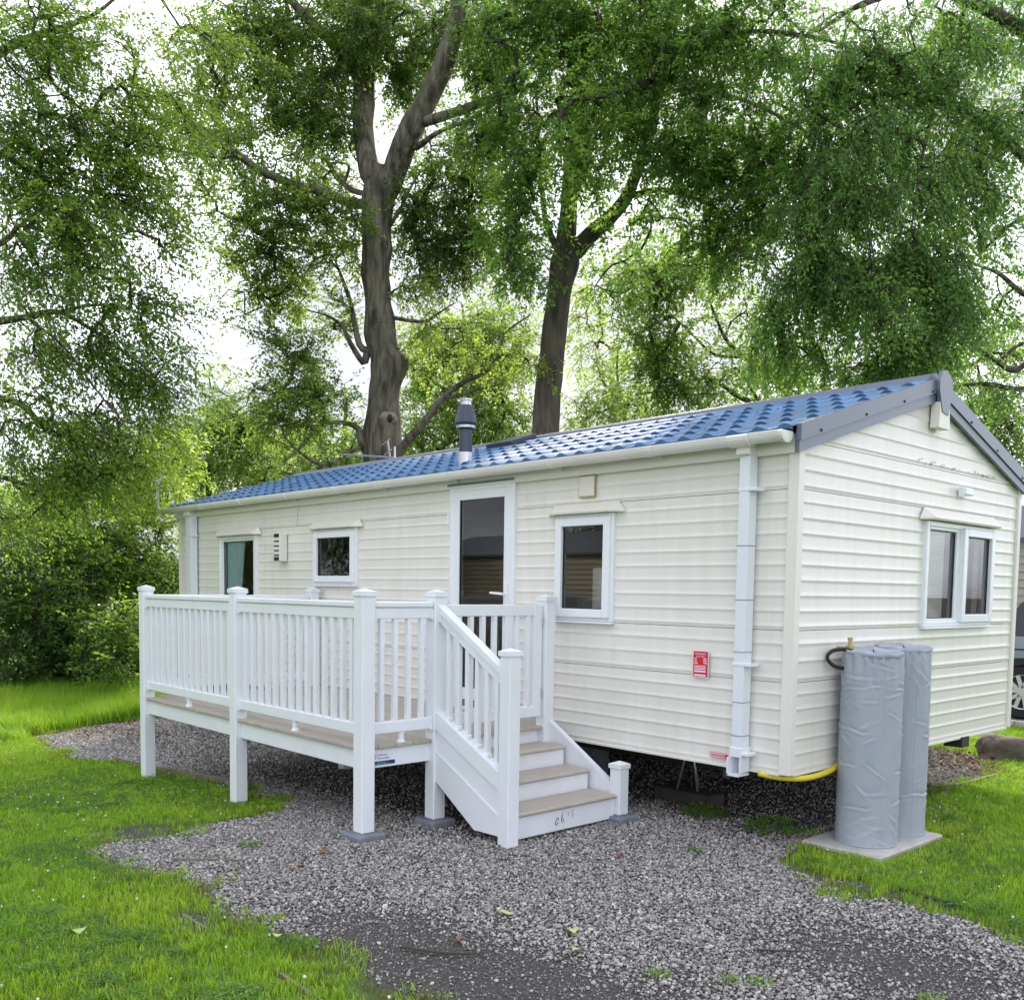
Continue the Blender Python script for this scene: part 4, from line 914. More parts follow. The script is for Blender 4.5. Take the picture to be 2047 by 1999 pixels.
def plain_caravan(name, u0, u1, v0, v1, label, face, tan='tan'):
    """a neighbouring caravan: lapped boards on the two sides that can be seen, roof, windows"""
    c_ = thing(name, (u0, v0, 0), label, 'caravan'); nr = 16; st_ = (2.66 - .5) / nr
    MB().box(u0 + .03, u1 - .03, v0 + .03, v1 - .03, .48, 2.66).build('wall_core', M[tan], c_)
    for i in range(nr):
        z = .5 + i * st_
        m_ = MB()
        for (a0, a1) in ((z, z + st_ * .92),):
            if face == 'v0': m_.prism([(v0 + .03, a1), (v0 + .028, a1), (v0, a0), (v0 + .03, a0)], 0, u0, u1)
            else: m_.prism([(v1 - .03, a1), (v1 - .028, a1), (v1, a0), (v1 - .03, a0)], 0, u0, u1)
        m_.build('siding_board', M[tan], c_)
    vm = (v0 + v1) / 2
    MB().prism([(v0 - .12, 2.64), (vm, 3.32), (v1 + .12, 2.64), (v1 + .12, 2.70), (vm, 3.40), (v0 - .12, 2.70)], 0, u0 - .06, u1 + .06).build('roof', M['barge'], c_)
    gbl = MB(); gbl.prism([(v0 + .02, 2.66), (v1 - .02, 2.66), (vm, 3.31)], 0, u0 + .02, u1 - .02); gbl.build('gable_wall', M[tan], c_)
    return c_
M['tan_light'] = mat('light_tan_siding', (.52, .48, .42), .5, noise=(2, (.46, .42, .36), .5))
M['tan'] = mat('tan_siding', (.34, .29, .23), .5, noise=(2, (.28, .24, .19), .5))
nc = plain_caravan('static_caravan', 1.2, 10.0, 12.2, 15.6, 'tan boarded caravan with a dark roof across the road, mostly hidden', 'v0', 'tan_light')
MB().box(5.0, 6.2, 12.16, 12.2, 1.45, 2.3, .01).build('window', M['upvc'], nc)

TREES = {
  't1': dict(trunk=[(10.94, 4.48, 3.16, 0.337), (10.97, 4.49, 3.68, 0.321), (11.0, 4.52, 4.28, 0.337), (11.01, 4.55, 4.65, 0.313), (11.03, 4.58, 5.17, 0.289), (11.04, 4.62, 5.59, 0.297), (11.09, 4.6, 5.86, 0.257), (11.16, 4.57, 6.33, 0.245), (11.24, 4.55, 6.89, 0.229), (11.29, 4.56, 7.54, 0.233), (11.32, 4.58, 8.1, 0.249), (11.33, 4.62, 8.52, 0.281), (11.31, 4.67, 8.84, 0.305), (11.47, 4.53, 9.12, 0.193), (11.76, 4.59, 9.87, 0.191), (11.96, 4.74, 10.53, 0.197), (12.14, 4.9, 11.12, 0.175), (12.22, 5.16, 11.62, 0.135), (12.34, 5.42, 12.52, 0.111), (12.59, 5.71, 13.6, 0.078), (12.76, 5.92, 14.65, 0.035)],
   limbs=[[(11.97, 4.75, 10.82, 0.148), (12.13, 4.61, 11.15, 0.14), (12.27, 4.35, 11.47, 0.114), (12.37, 3.97, 11.68, 0.089), (12.66, 3.56, 12.17, 0.064), (12.99, 3.27, 12.82, 0.032)], [(11.23, 4.75, 8.75, 0.209), (10.97, 4.78, 9.13, 0.206), (10.7, 4.82, 9.55, 0.204), (10.49, 4.93, 9.91, 0.195), (10.16, 5.05, 10.39, 0.177), (9.88, 5.12, 10.95, 0.16), (9.75, 5.17, 11.51, 0.136), (9.59, 5.11, 12.17, 0.097), (9.5, 4.99, 12.89, 0.037)], [(10.44, 4.96, 9.71, 0.094), (9.87, 4.99, 9.63, 0.084), (9.39, 5.06, 9.6, 0.071), (8.96, 5.08, 9.58, 0.059), (8.39, 5.25, 9.6, 0.039), (7.89, 5.51, 9.68, 0.021)], [(10.58, 4.92, 9.32, 0.055), (10.05, 4.91, 9.36, 0.042), (9.44, 4.98, 9.35, 0.03), (8.91, 5.1, 9.17, 0.018)], [(11.45, 4.48, 8.45, 0.092), (11.44, 4.04, 8.4, 0.083), (11.4, 3.64, 8.4, 0.077), (11.34, 2.95, 8.34, 0.068), (11.24, 2.32, 8.33, 0.058), (11.13, 1.86, 8.41, 0.05), (11.06, 1.35, 8.5, 0.041), (11.1, 0.87, 8.52, 0.034), (11.04, 0.49, 8.51, 0.026), (11.02, 0.23, 8.61, 0.016), (10.85, 0.01, 9.02, 0.01)], [(11.13, 1.86, 8.39, 0.025), (11.19, 1.49, 8.28, 0.021), (11.12, 0.96, 8.18, 0.017), (11.25, 0.22, 8.14, 0.01)], [(11.46, 4.49, 8.63, 0.052), (11.84, 4.39, 8.81, 0.049), (12.22, 4.31, 9.14, 0.045), (12.46, 4.24, 9.52, 0.037), (12.76, 4.09, 9.9, 0.029), (13.29, 3.85, 10.23, 0.017)], [(11.93, 4.3, 8.92, 0.032), (11.89, 4.38, 9.2, 0.028), (11.96, 4.31, 9.28, 0.02), (12.27, 4.13, 9.33, 0.012)], [(10.86, 4.64, 3.91, 0.08), (10.45, 4.68, 4.26, 0.075), (10.0, 4.76, 4.6, 0.062), (9.68, 4.84, 4.91, 0.05), (9.3, 4.99, 5.14, 0.042), (8.99, 5.18, 5.29, 0.034), (8.79, 5.29, 5.61, 0.026), (8.65, 5.33, 5.9, 0.019), (8.4, 5.62, 6.18, 0.011)], [(9.68, 4.84, 4.91, 0.034), (9.39, 5.01, 4.94, 0.03), (9.17, 5.11, 5.01, 0.03), (8.99, 5.3, 5.03, 0.019), (8.78, 5.52, 4.86, 0.011)], [(11.14, 4.35, 4.0, 0.072), (11.08, 4.14, 4.2, 0.071), (11.07, 4.03, 4.46, 0.055), (11.09, 3.72, 4.51, 0.043), (11.16, 3.34, 4.44, 0.035), (11.09, 3.1, 4.21, 0.03), (11.08, 2.94, 4.02, 0.023), (11.09, 2.6, 3.73, 0.015)], [(11.07, 4.14, 4.15, 0.036), (10.99, 3.76, 3.97, 0.035), (10.92, 3.38, 3.75, 0.031), (11.0, 3.14, 3.77, 0.027), (11.1, 2.9, 3.93, 0.023), (11.17, 2.7, 4.13, 0.019), (11.19, 2.56, 4.42, 0.011)], [(10.94, 3.36, 3.79, 0.031), (10.83, 3.45, 3.53, 0.034), (10.86, 3.26, 3.47, 0.03), (11.02, 2.95, 3.54, 0.026), (11.07, 2.6, 3.55, 0.015)], [(11.35, 4.32, 5.91, 0.064), (11.45, 4.25, 6.23, 0.056), (11.71, 4.31, 6.75, 0.045), (11.91, 4.29, 7.16, 0.033), (12.12, 4.25, 7.57, 0.021)], [(11.33, 4.32, 5.67, 0.056), (11.5, 4.17, 6.0, 0.044), (11.63, 4.06, 6.32, 0.032), (11.74, 3.8, 6.47, 0.02), (11.91, 3.48, 6.53, 0.012)], [(11.04, 4.72, 6.47, 0.04), (10.68, 4.8, 6.37, 0.032), (10.3, 4.91, 6.3, 0.027), (10.1, 4.99, 6.39, 0.019), (9.85, 5.13, 6.54, 0.012)], [(11.2, 4.7, 8.01, 0.04), (10.97, 4.84, 8.34, 0.032), (10.79, 4.92, 8.67, 0.024), (10.6, 5.0, 8.91, 0.012)]],
   clouds=[(12.52, 3.63, 11.52, 1.59, 1.27, 1.03, 133.0, 1.0, 0.3, 0.1), (12.84, 2.49, 10.94, 1.0, 0.8, 1.0, 42.0, 1.0, 0.3, 0.35), (11.1, 4.89, 11.52, 1.2, 0.96, 0.83, 111.0, 1.0, 0.3, 0.0), (12.79, 5.37, 12.5, 0.8, 0.64, 0.6, 37.0, 1.0, 0.3, 0.0), (12.25, 3.48, 10.02, 0.92, 0.74, 0.83, 59.0, 1.0, 0.3, 0.1), (12.02, 3.97, 9.57, 0.56, 0.45, 0.56, 21.0, 1.0, 0.3, 0.0), (11.47, 2.26, 8.6, 0.94, 0.75, 0.6, 24.0, 1.0, 0.3, 0.25), (11.61, 3.2, 7.81, 1.25, 1.0, 0.49, 58.0, 1.0, 0.1, 0.15), (12.07, 2.66, 7.36, 0.63, 0.5, 0.54, 27.0, 1.0, 0.2, 0.0), (11.56, 3.59, 8.17, 0.63, 0.51, 0.32, 17.0, 1.0, 0.1, 0.0), (11.99, 3.42, 6.81, 0.92, 0.74, 0.42, 29.0, 1.0, 0.1, 0.3), (11.83, 3.86, 6.5, 0.56, 0.45, 0.28, 12.0, 1.0, 0.1, 0.2), (12.0, 3.32, 5.98, 0.74, 0.59, 0.28, 14.0, 1.0, 0.1, 0.0), (11.67, 3.65, 5.61, 0.65, 0.52, 0.24, 12.0, 1.0, 0.1, 0.0), (11.58, 3.08, 5.02, 0.99, 0.79, 0.27, 27.0, 1.0, 0.1, 0.0), (11.31, 2.73, 4.45, 0.97, 0.77, 0.4, 33.0, 1.0, 0.15, 0.2), (11.26, 3.72, 4.84, 0.55, 0.44, 0.27, 12.0, 1.0, 0.1, 0.0), (10.94, 5.87, 8.05, 1.06, 0.85, 0.72, 86.0, 1.0, 0.3, -0.15), (10.82, 5.17, 8.57, 0.65, 0.52, 0.37, 17.0, 1.0, 0.3, 0.0), (10.37, 6.0, 8.95, 0.76, 0.6, 0.47, 29.0, 1.0, 0.3, 0.0), (10.78, 5.04, 6.9, 0.56, 0.45, 0.37, 10.0, 1.0, 0.3, 0.4), (10.09, 5.29, 9.19, 0.54, 0.43, 0.27, 7.0, 1.0, 0.3, 0.0), (9.14, 5.3, 9.23, 0.61, 0.49, 0.52, 21.0, 1.0, 0.3, 0.0), (9.28, 5.29, 10.61, 0.52, 0.42, 0.95, 51.0, 1.0, 0.3, 0.0), (12.23, 4.32, 10.76, 0.57, 0.46, 0.57, 19.0, 1.0, 0.3, 0.0), (11.63, 5.28, 10.88, 0.38, 0.31, 0.48, 11.0, 1.0, 0.3, 0.0), (8.72, 5.35, 5.42, 0.78, 0.62, 0.35, 16.0, 1.0, 0.3, 0.4), (11.05, 0.77, 8.4, 0.62, 0.5, 0.47, 11.0, 1.0, 0.3, 0.3), (11.99, 1.8, 9.61, 1.11, 0.89, 1.11, 47.0, 1.0, 0.3, 0.3), (11.76, 1.85, 7.83, 1.02, 0.82, 0.6, 23.0, 1.0, 0.3, 0.25), (11.78, 4.04, 7.71, 0.56, 0.45, 0.84, 16.0, 1.0, 0.3, 0.3), (12.44, 4.23, 9.23, 0.58, 0.46, 0.77, 17.0, 1.0, 0.3, 0.2), (10.53, 5.21, 5.97, 0.75, 0.6, 0.56, 14.0, 1.0, 0.3, 0.4), (11.59, 5.74, 10.65, 0.49, 0.39, 1.17, 29.0, 1.0, 0.3, 0.1), (11.1, 6.37, 8.79, 1.19, 0.95, 1.19, 60.0, 1.0, 0.3, 0.1), (12.3, 2.48, 6.67, 0.63, 0.5, 0.54, 10.0, 1.0, 0.3, 0.2)]),
  't2': dict(trunk=[(8.34, 5.87, 3.64, 0.257), (8.34, 5.93, 4.21, 0.238), (8.35, 5.99, 4.87, 0.219), (8.34, 6.06, 5.48, 0.215), (8.33, 6.13, 6.1, 0.208), (8.32, 6.21, 6.71, 0.196), (8.29, 6.29, 7.15, 0.234), (8.3, 6.31, 7.43, 0.166), (8.3, 6.36, 7.85, 0.151), (8.31, 6.41, 8.47, 0.136), (8.3, 6.48, 9.08, 0.121), (8.18, 6.39, 9.77, 0.104), (8.05, 6.31, 10.52, 0.081), (7.92, 6.23, 11.17, 0.058), (7.82, 6.12, 11.88, 0.029)],
   limbs=[[(8.18, 6.43, 7.35, 0.144), (7.96, 6.55, 7.58, 0.135), (7.71, 6.7, 7.8, 0.127), (7.4, 6.76, 8.05, 0.118), (7.17, 6.76, 8.4, 0.102), (6.93, 6.77, 8.9, 0.09), (6.75, 6.73, 9.46, 0.074), (6.57, 6.69, 10.09, 0.059), (6.41, 6.64, 10.7, 0.041), (6.25, 6.57, 11.28, 0.02)], [(8.38, 6.21, 7.38, 0.068), (8.5, 6.12, 7.67, 0.053), (8.58, 6.07, 8.02, 0.042), (8.5, 5.91, 8.46, 0.034), (8.42, 5.76, 9.06, 0.026), (8.36, 5.62, 9.89, 0.015)], [(7.06, 6.75, 8.61, 0.065), (6.47, 6.65, 8.69, 0.056), (5.9, 6.68, 8.64, 0.051), (5.27, 6.73, 8.33, 0.046), (4.82, 6.88, 7.95, 0.042), (4.43, 6.97, 7.49, 0.039), (4.23, 7.0, 7.12, 0.029), (4.16, 7.04, 6.79, 0.019), (4.11, 7.04, 6.35, 0.01)], [(7.25, 6.78, 8.08, 0.048), (6.74, 6.88, 8.05, 0.039), (6.15, 7.06, 7.78, 0.028), (5.56, 7.21, 7.35, 0.017), (5.2, 7.4, 6.92, 0.01)], [(6.85, 6.67, 9.95, 0.032), (6.58, 5.75, 9.66, 0.023), (6.53, 5.22, 9.73, 0.02), (6.45, 4.9, 10.15, 0.013)], [(6.59, 6.64, 9.84, 0.049), (5.8, 6.62, 9.83, 0.04), (5.09, 6.78, 9.76, 0.033), (4.3, 7.02, 9.47, 0.025), (3.57, 7.17, 9.03, 0.015), (3.06, 7.37, 8.51, 0.009)], [(6.81, 6.65, 9.38, 0.043), (6.1, 6.53, 9.23, 0.034), (5.35, 6.56, 8.9, 0.03), (4.58, 6.75, 8.41, 0.022), (3.73, 7.0, 7.65, 0.015), (3.45, 7.09, 7.04, 0.012), (3.34, 7.15, 6.47, 0.012), (3.26, 7.16, 5.76, 0.009), (3.2, 7.17, 5.12, 0.006)]],
   clouds=[(7.76, 5.38, 9.9, 1.14, 0.91, 1.06, 103.0, 1.0, 0.3, 0.0), (8.02, 4.93, 8.35, 0.57, 0.46, 0.98, 44.0, 1.0, 0.3, 0.0), (7.96, 4.89, 7.3, 0.53, 0.42, 0.89, 37.0, 1.0, 0.3, 0.0), (7.82, 4.95, 6.49, 0.41, 0.33, 0.41, 12.0, 1.0, 0.3, -0.05), (6.75, 5.0, 8.45, 0.57, 0.46, 0.84, 38.0, 1.0, 0.3, 0.3), (6.89, 5.22, 7.86, 0.62, 0.5, 0.47, 13.0, 1.0, 0.3, 0.2), (6.48, 5.87, 9.74, 1.17, 0.94, 0.86, 86.0, 1.0, 0.3, 0.0), (5.61, 6.27, 8.82, 1.15, 0.92, 0.92, 86.0, 1.0, 0.3, 0.0), (6.15, 6.51, 8.17, 0.96, 0.76, 0.64, 34.0, 1.0, 0.3, 0.0), (5.72, 7.03, 7.35, 0.72, 0.58, 0.64, 26.0, 1.0, 0.3, 0.0), (7.12, 6.28, 9.04, 0.49, 0.4, 0.58, 13.0, 1.0, 0.3, 0.0), (6.82, 6.0, 10.38, 1.59, 1.27, 0.48, 60.0, 1.0, 0.3, 0.0), (5.14, 6.73, 9.76, 1.06, 0.85, 0.68, 59.0, 1.0, 0.3, 0.0), (4.6, 6.95, 7.69, 0.68, 0.54, 0.83, 42.0, 1.0, 0.3, 0.0), (8.01, 5.49, 10.75, 0.99, 0.79, 0.49, 35.0, 1.0, 0.3, 0.0), (6.97, 7.04, 7.68, 1.11, 0.89, 0.68, 24.0, 1.0, 0.3, 0.2), (8.18, 7.15, 7.15, 0.72, 0.58, 0.82, 15.0, 1.0, 0.3, 0.3), (8.86, 5.05, 9.63, 0.51, 0.41, 1.01, 27.0, 1.0, 0.3, 0.0), (5.38, 6.9, 8.13, 0.86, 0.69, 0.86, 48.0, 1.0, 0.3, 0.0), (5.2, 7.25, 6.88, 0.71, 0.57, 0.71, 30.0, 1.0, 0.3, 0.0), (6.05, 7.23, 7.01, 0.58, 0.46, 0.49, 11.0, 1.0, 0.3, 0.1)]),
  't3': dict(trunk=[(0.86, 11.52, 1.37, 0.274), (0.98, 11.55, 2.8, 0.253), (1.13, 11.55, 4.38, 0.24), (1.31, 11.52, 5.97, 0.226), (1.49, 11.35, 7.52, 0.211), (1.69, 11.1, 8.65, 0.189)],
   limbs=[[(1.38, 11.38, 6.73, 0.116), (1.76, 10.42, 7.11, 0.093), (2.14, 9.78, 7.78, 0.072), (2.61, 9.03, 8.35, 0.058), (3.05, 8.29, 8.61, 0.044), (3.45, 7.55, 8.57, 0.031), (3.81, 6.82, 8.1, 0.018)], [(1.69, 11.1, 8.65, 0.135), (2.11, 10.28, 9.49, 0.099), (2.65, 9.31, 9.98, 0.078), (3.24, 8.24, 10.15, 0.057), (3.72, 7.39, 9.8, 0.037), (3.98, 6.76, 9.31, 0.018)], [(1.28, 11.4, 5.94, 0.088), (1.66, 10.72, 6.18, 0.067), (1.95, 10.1, 6.0, 0.053), (2.19, 9.54, 6.04, 0.039), (2.38, 9.06, 6.27, 0.026), (2.65, 8.63, 6.38, 0.013)], [(1.27, 11.4, 5.78, 0.075), (1.7, 10.29, 6.69, 0.053), (2.04, 9.8, 6.95, 0.039), (2.27, 9.42, 7.06, 0.026), (2.55, 8.91, 6.57, 0.016)], [(1.16, 11.57, 4.86, 0.089), (1.54, 10.74, 5.17, 0.067), (1.9, 10.06, 5.19, 0.053), (2.15, 9.78, 5.11, 0.046), (2.26, 9.5, 4.96, 0.043), (2.38, 9.23, 5.05, 0.036), (2.5, 8.96, 5.18, 0.029), (2.7, 8.62, 5.37, 0.019), (2.94, 8.22, 5.41, 0.01)], [(2.38, 9.23, 5.05, 0.026), (2.22, 9.43, 5.28, 0.026), (2.11, 9.71, 5.37, 0.02), (1.91, 10.07, 5.34, 0.013)], [(1.11, 11.58, 4.38, 0.068), (1.6, 10.78, 4.73, 0.051), (2.05, 10.15, 4.76, 0.044), (2.33, 9.7, 4.74, 0.04), (2.55, 9.31, 4.78, 0.033), (2.86, 8.97, 4.75, 0.017)], [(3.05, 8.29, 8.61, 0.028), (2.91, 7.75, 7.76, 0.021), (2.86, 7.41, 6.83, 0.015), (2.86, 7.33, 5.98, 0.009)], [(3.39, 7.0, 6.93, 0.012), (3.3, 7.06, 6.57, 0.015), (3.23, 7.1, 6.15, 0.012), (3.16, 7.11, 5.66, 0.012), (3.08, 7.13, 5.02, 0.006)]],
   clouds=[(4.01, 7.12, 8.83, 1.1, 0.88, 0.95, 87.0, 1.0, 0.5, 0.0), (3.18, 7.89, 9.01, 1.01, 0.81, 1.01, 76.0, 1.0, 0.5, 0.0), (3.29, 7.32, 7.54, 1.07, 0.86, 0.93, 83.0, 1.0, 0.7, 0.0), (3.62, 6.87, 6.61, 0.86, 0.69, 0.93, 66.0, 1.0, 0.8, 0.0), (2.98, 7.39, 6.44, 0.85, 0.68, 0.92, 65.0, 1.0, 0.8, 0.0), (3.76, 6.92, 5.74, 0.65, 0.52, 0.65, 33.0, 1.0, 0.8, 0.0), (3.11, 7.3, 5.48, 0.86, 0.69, 0.71, 49.0, 1.0, 0.8, 0.0), (2.92, 8.05, 5.01, 0.66, 0.53, 0.44, 17.0, 1.0, 0.6, 0.0), (2.78, 8.88, 8.65, 0.75, 0.6, 1.12, 51.0, 1.0, 0.5, 0.0), (2.78, 9.29, 9.81, 0.83, 0.67, 0.68, 31.0, 1.0, 0.4, 0.0), (2.7, 8.67, 7.27, 0.67, 0.53, 0.74, 31.0, 1.0, 0.6, 0.0), (2.77, 8.45, 5.93, 0.59, 0.47, 0.67, 21.0, 1.0, 0.6, 0.0), (2.52, 9.39, 8.0, 0.45, 0.36, 0.61, 13.0, 1.0, 0.4, 0.0), (2.53, 9.14, 5.73, 0.53, 0.42, 0.45, 7.0, 1.0, 0.3, 0.0), (2.38, 9.57, 6.91, 0.46, 0.37, 0.46, 6.0, 1.0, 0.3, 0.0), (2.48, 9.53, 4.74, 0.54, 0.43, 0.39, 10.0, 1.0, 0.3, 0.0), (4.13, 7.04, 5.04, 0.45, 0.36, 0.37, 10.0, 1.0, 0.6, 0.2), (3.51, 7.39, 4.85, 0.52, 0.41, 0.29, 9.0, 1.0, 0.6, 0.0), (2.4, 9.76, 8.89, 0.38, 0.31, 0.69, 11.0, 1.0, 0.3, 0.0), (4.6, 6.92, 5.99, 0.61, 0.49, 0.68, 26.0, 1.0, 0.7, 0.0), (4.45, 7.0, 5.24, 0.53, 0.42, 0.45, 14.0, 1.0, 0.6, 0.15), (3.2, 8.02, 4.76, 0.9, 0.72, 0.3, 17.0, 1.0, 0.6, 0.0), (2.48, 9.63, 9.82, 0.45, 0.36, 0.53, 14.0, 1.0, 0.3, 0.0), (2.42, 9.59, 6.1, 0.46, 0.37, 0.46, 8.0, 1.0, 0.3, 0.0), (2.74, 7.88, 5.8, 0.65, 0.52, 0.86, 36.0, 1.0, 0.7, 0.0)]),
  't4': dict(trunk=[(11.94, -3.58, 0.2, 0.266), (11.99, -3.51, 1.36, 0.248), (11.91, -3.39, 3.06, 0.234), (11.87, -3.28, 5.08, 0.221), (11.82, -3.17, 7.05, 0.202), (11.65, -3.09, 8.94, 0.17)],
   limbs=[[(11.84, -3.29, 4.74, 0.099), (10.96, -2.75, 5.0, 0.074), (10.08, -2.25, 4.87, 0.055), (9.59, -2.03, 4.81, 0.046), (9.27, -1.83, 4.83, 0.038), (9.02, -1.55, 4.9, 0.03), (8.86, -1.24, 4.74, 0.024), (8.74, -0.98, 4.55, 0.022), (8.69, -0.65, 4.35, 0.014), (8.58, -0.27, 4.0, 0.009)], [(11.77, -3.24, 5.85, 0.086), (10.75, -2.6, 5.63, 0.062), (9.93, -2.15, 5.67, 0.044), (9.59, -1.92, 5.8, 0.035), (9.38, -1.83, 5.92, 0.027), (9.23, -1.52, 5.87, 0.022), (9.14, -1.13, 5.86, 0.017), (9.06, -0.58, 6.1, 0.009)], [(11.82, -3.17, 7.05, 0.104), (11.04, -2.56, 7.64, 0.079), (10.34, -2.06, 8.0, 0.061), (9.97, -1.62, 8.33, 0.045), (9.69, -1.15, 8.59, 0.034), (9.55, -0.81, 8.85, 0.023), (9.47, -0.38, 9.38, 0.012)], [(11.78, -3.33, 3.73, 0.076), (10.81, -2.69, 3.95, 0.057), (9.93, -2.19, 3.94, 0.044), (9.47, -1.85, 3.83, 0.036), (9.26, -1.65, 3.55, 0.033), (9.16, -1.41, 3.44, 0.028), (9.15, -1.1, 3.38, 0.022), (9.08, -0.74, 3.22, 0.014), (9.0, -0.37, 3.11, 0.009)], [(9.26, -1.65, 3.55, 0.022), (9.2, -1.57, 3.71, 0.019), (9.14, -1.64, 3.85, 0.016), (9.29, -1.78, 4.01, 0.008)], [(9.02, -1.55, 4.9, 0.019), (8.9, -1.1, 5.05, 0.016), (8.75, -0.65, 4.99, 0.014), (8.63, -0.24, 4.79, 0.009)], [(11.72, -3.37, 2.72, 0.064), (10.7, -2.68, 2.9, 0.045), (9.94, -2.15, 2.99, 0.033), (9.63, -1.82, 2.9, 0.028), (9.58, -1.63, 2.78, 0.02), (9.52, -1.31, 2.48, 0.011)], [(9.97, -1.62, 8.33, 0.028), (9.58, -1.26, 7.69, 0.022), (9.41, -0.82, 7.41, 0.017), (9.33, -0.46, 7.11, 0.009)], [(11.79, -3.19, 6.52, 0.069), (10.89, -2.49, 6.78, 0.051), (10.15, -1.96, 6.97, 0.039), (9.67, -1.62, 6.67, 0.03), (9.42, -1.21, 6.53, 0.02), (9.27, -0.75, 6.55, 0.011)], [(9.27, -1.83, 4.83, 0.019), (8.85, -1.55, 4.47, 0.016), (8.57, -1.29, 3.98, 0.013), (8.44, -1.04, 3.63, 0.008)]],
   clouds=[(9.62, -1.54, 8.22, 1.02, 0.82, 0.76, 49.0, 1.0, 0.3, 0.15), (9.34, -0.84, 7.82, 0.78, 0.63, 0.85, 37.0, 1.0, 0.3, 0.3), (9.71, -1.78, 6.95, 0.76, 0.61, 0.7, 40.0, 1.0, 0.3, 0.0), (9.5, -1.12, 6.83, 0.98, 0.78, 0.72, 47.0, 1.0, 0.3, 0.15), (9.32, -0.47, 6.91, 0.6, 0.48, 0.6, 19.0, 1.0, 0.3, 0.25), (9.4, -1.71, 5.83, 0.76, 0.61, 0.51, 27.0, 1.0, 0.3, 0.0), (9.22, -0.91, 5.93, 0.91, 0.73, 0.46, 25.0, 1.0, 0.3, 0.2), (8.94, -0.16, 5.98, 0.34, 0.27, 0.34, 5.0, 1.0, 0.3, 0.5), (9.06, -1.41, 5.21, 0.95, 0.76, 0.44, 29.0, 1.0, 0.4, 0.1), (8.92, -0.51, 5.18, 0.59, 0.47, 0.4, 11.0, 1.0, 0.5, 0.0), (9.28, -1.71, 4.57, 0.69, 0.56, 0.44, 20.0, 1.0, 0.5, 0.1), (8.88, -0.99, 4.44, 0.77, 0.62, 0.39, 19.0, 1.0, 0.6, 0.1), (8.69, -0.35, 4.33, 0.43, 0.34, 0.4, 10.0, 1.0, 0.7, 0.1), (9.39, -1.75, 3.9, 0.7, 0.56, 0.45, 19.0, 1.0, 0.5, 0.1), (9.07, -1.12, 3.75, 0.65, 0.52, 0.39, 16.0, 1.0, 0.6, 0.2), (8.94, -0.73, 3.4, 0.53, 0.42, 0.46, 17.0, 1.0, 0.6, 0.35), (9.57, -1.71, 3.29, 0.71, 0.57, 0.45, 20.0, 1.0, 0.5, 0.0), (9.47, -1.19, 3.01, 0.66, 0.53, 0.4, 15.0, 1.0, 0.4, 0.15), (9.93, -1.87, 2.72, 0.53, 0.42, 0.4, 12.0, 1.0, 0.3, 0.0), (9.35, 0.04, 7.93, 0.41, 0.33, 0.62, 8.0, 1.0, 0.3, 0.3), (9.27, 0.08, 8.83, 0.54, 0.44, 0.41, 7.0, 1.0, 0.3, 0.3)]),
  'b1': dict(trunk=[(19.65, 5.25, 2.0, 0.079), (19.78, 5.38, 4.5, 0.068), (19.78, 5.44, 5.03, 0.057), (19.71, 5.59, 5.82, 0.04), (19.61, 5.76, 6.35, 0.023)],
   limbs=[[(19.77, 5.43, 4.9, 0.045), (20.04, 5.19, 5.42, 0.034), (20.29, 4.96, 5.81, 0.017)]],
   clouds=[(19.8, 5.42, 5.03, 1.19, 0.95, 1.19, 80.0, 1.35, 0.3, 0.3), (20.21, 4.91, 4.49, 0.79, 0.63, 0.79, 35.0, 1.35, 0.3, 0.4), (19.49, 5.83, 5.83, 0.79, 0.63, 0.66, 27.0, 1.35, 0.3, 0.2), (18.59, 5.93, 4.46, 0.77, 0.62, 0.65, 30.0, 1.35, 0.3, 0.25), (20.85, 5.06, 5.49, 0.67, 0.54, 0.54, 15.0, 1.35, 0.3, 0.45), (19.2, 6.12, 5.57, 1.19, 0.95, 0.92, 54.0, 1.35, 0.3, 0.35), (19.72, 5.67, 6.74, 0.66, 0.53, 0.53, 9.0, 1.35, 0.3, 0.4)]),
  'b2': dict(trunk=[(16.66, 11.52, 2.57, 0.123), (16.8, 11.64, 5.13, 0.111), (16.89, 11.66, 6.27, 0.098), (16.99, 11.64, 7.12, 0.08), (17.16, 11.58, 8.26, 0.055), (17.33, 11.51, 9.4, 0.025)],
   limbs=[[(16.89, 11.66, 6.27, 0.061), (16.58, 12.04, 6.7, 0.049), (16.43, 12.28, 7.42, 0.025)], [(16.97, 11.63, 6.84, 0.055), (17.52, 11.14, 7.82, 0.043), (17.95, 10.75, 8.53, 0.018)]],
   clouds=[(16.76, 10.52, 8.13, 1.24, 0.99, 0.89, 77.0, 1.4, 0.3, 0.6), (15.97, 11.31, 7.47, 1.24, 0.99, 0.96, 82.0, 1.4, 0.3, 0.45), (16.36, 10.75, 6.22, 1.65, 1.32, 0.96, 131.0, 1.4, 0.3, 0.3), (15.76, 11.65, 8.57, 0.96, 0.77, 0.82, 44.0, 1.4, 0.3, 0.4), (15.42, 11.76, 6.11, 0.69, 0.55, 0.69, 34.0, 1.4, 0.3, 0.3), (17.38, 10.5, 7.28, 0.84, 0.67, 0.7, 39.0, 1.4, 0.3, 0.45), (17.05, 9.92, 5.39, 0.82, 0.66, 0.55, 33.0, 1.4, 0.3, 0.25)]),
  'b3': dict(trunk=[(14.62, 15.32, 3.55, 0.077), (14.81, 15.43, 6.51, 0.057), (14.95, 15.35, 7.24, 0.045), (15.05, 15.32, 7.98, 0.032), (15.05, 15.41, 8.87, 0.019)],
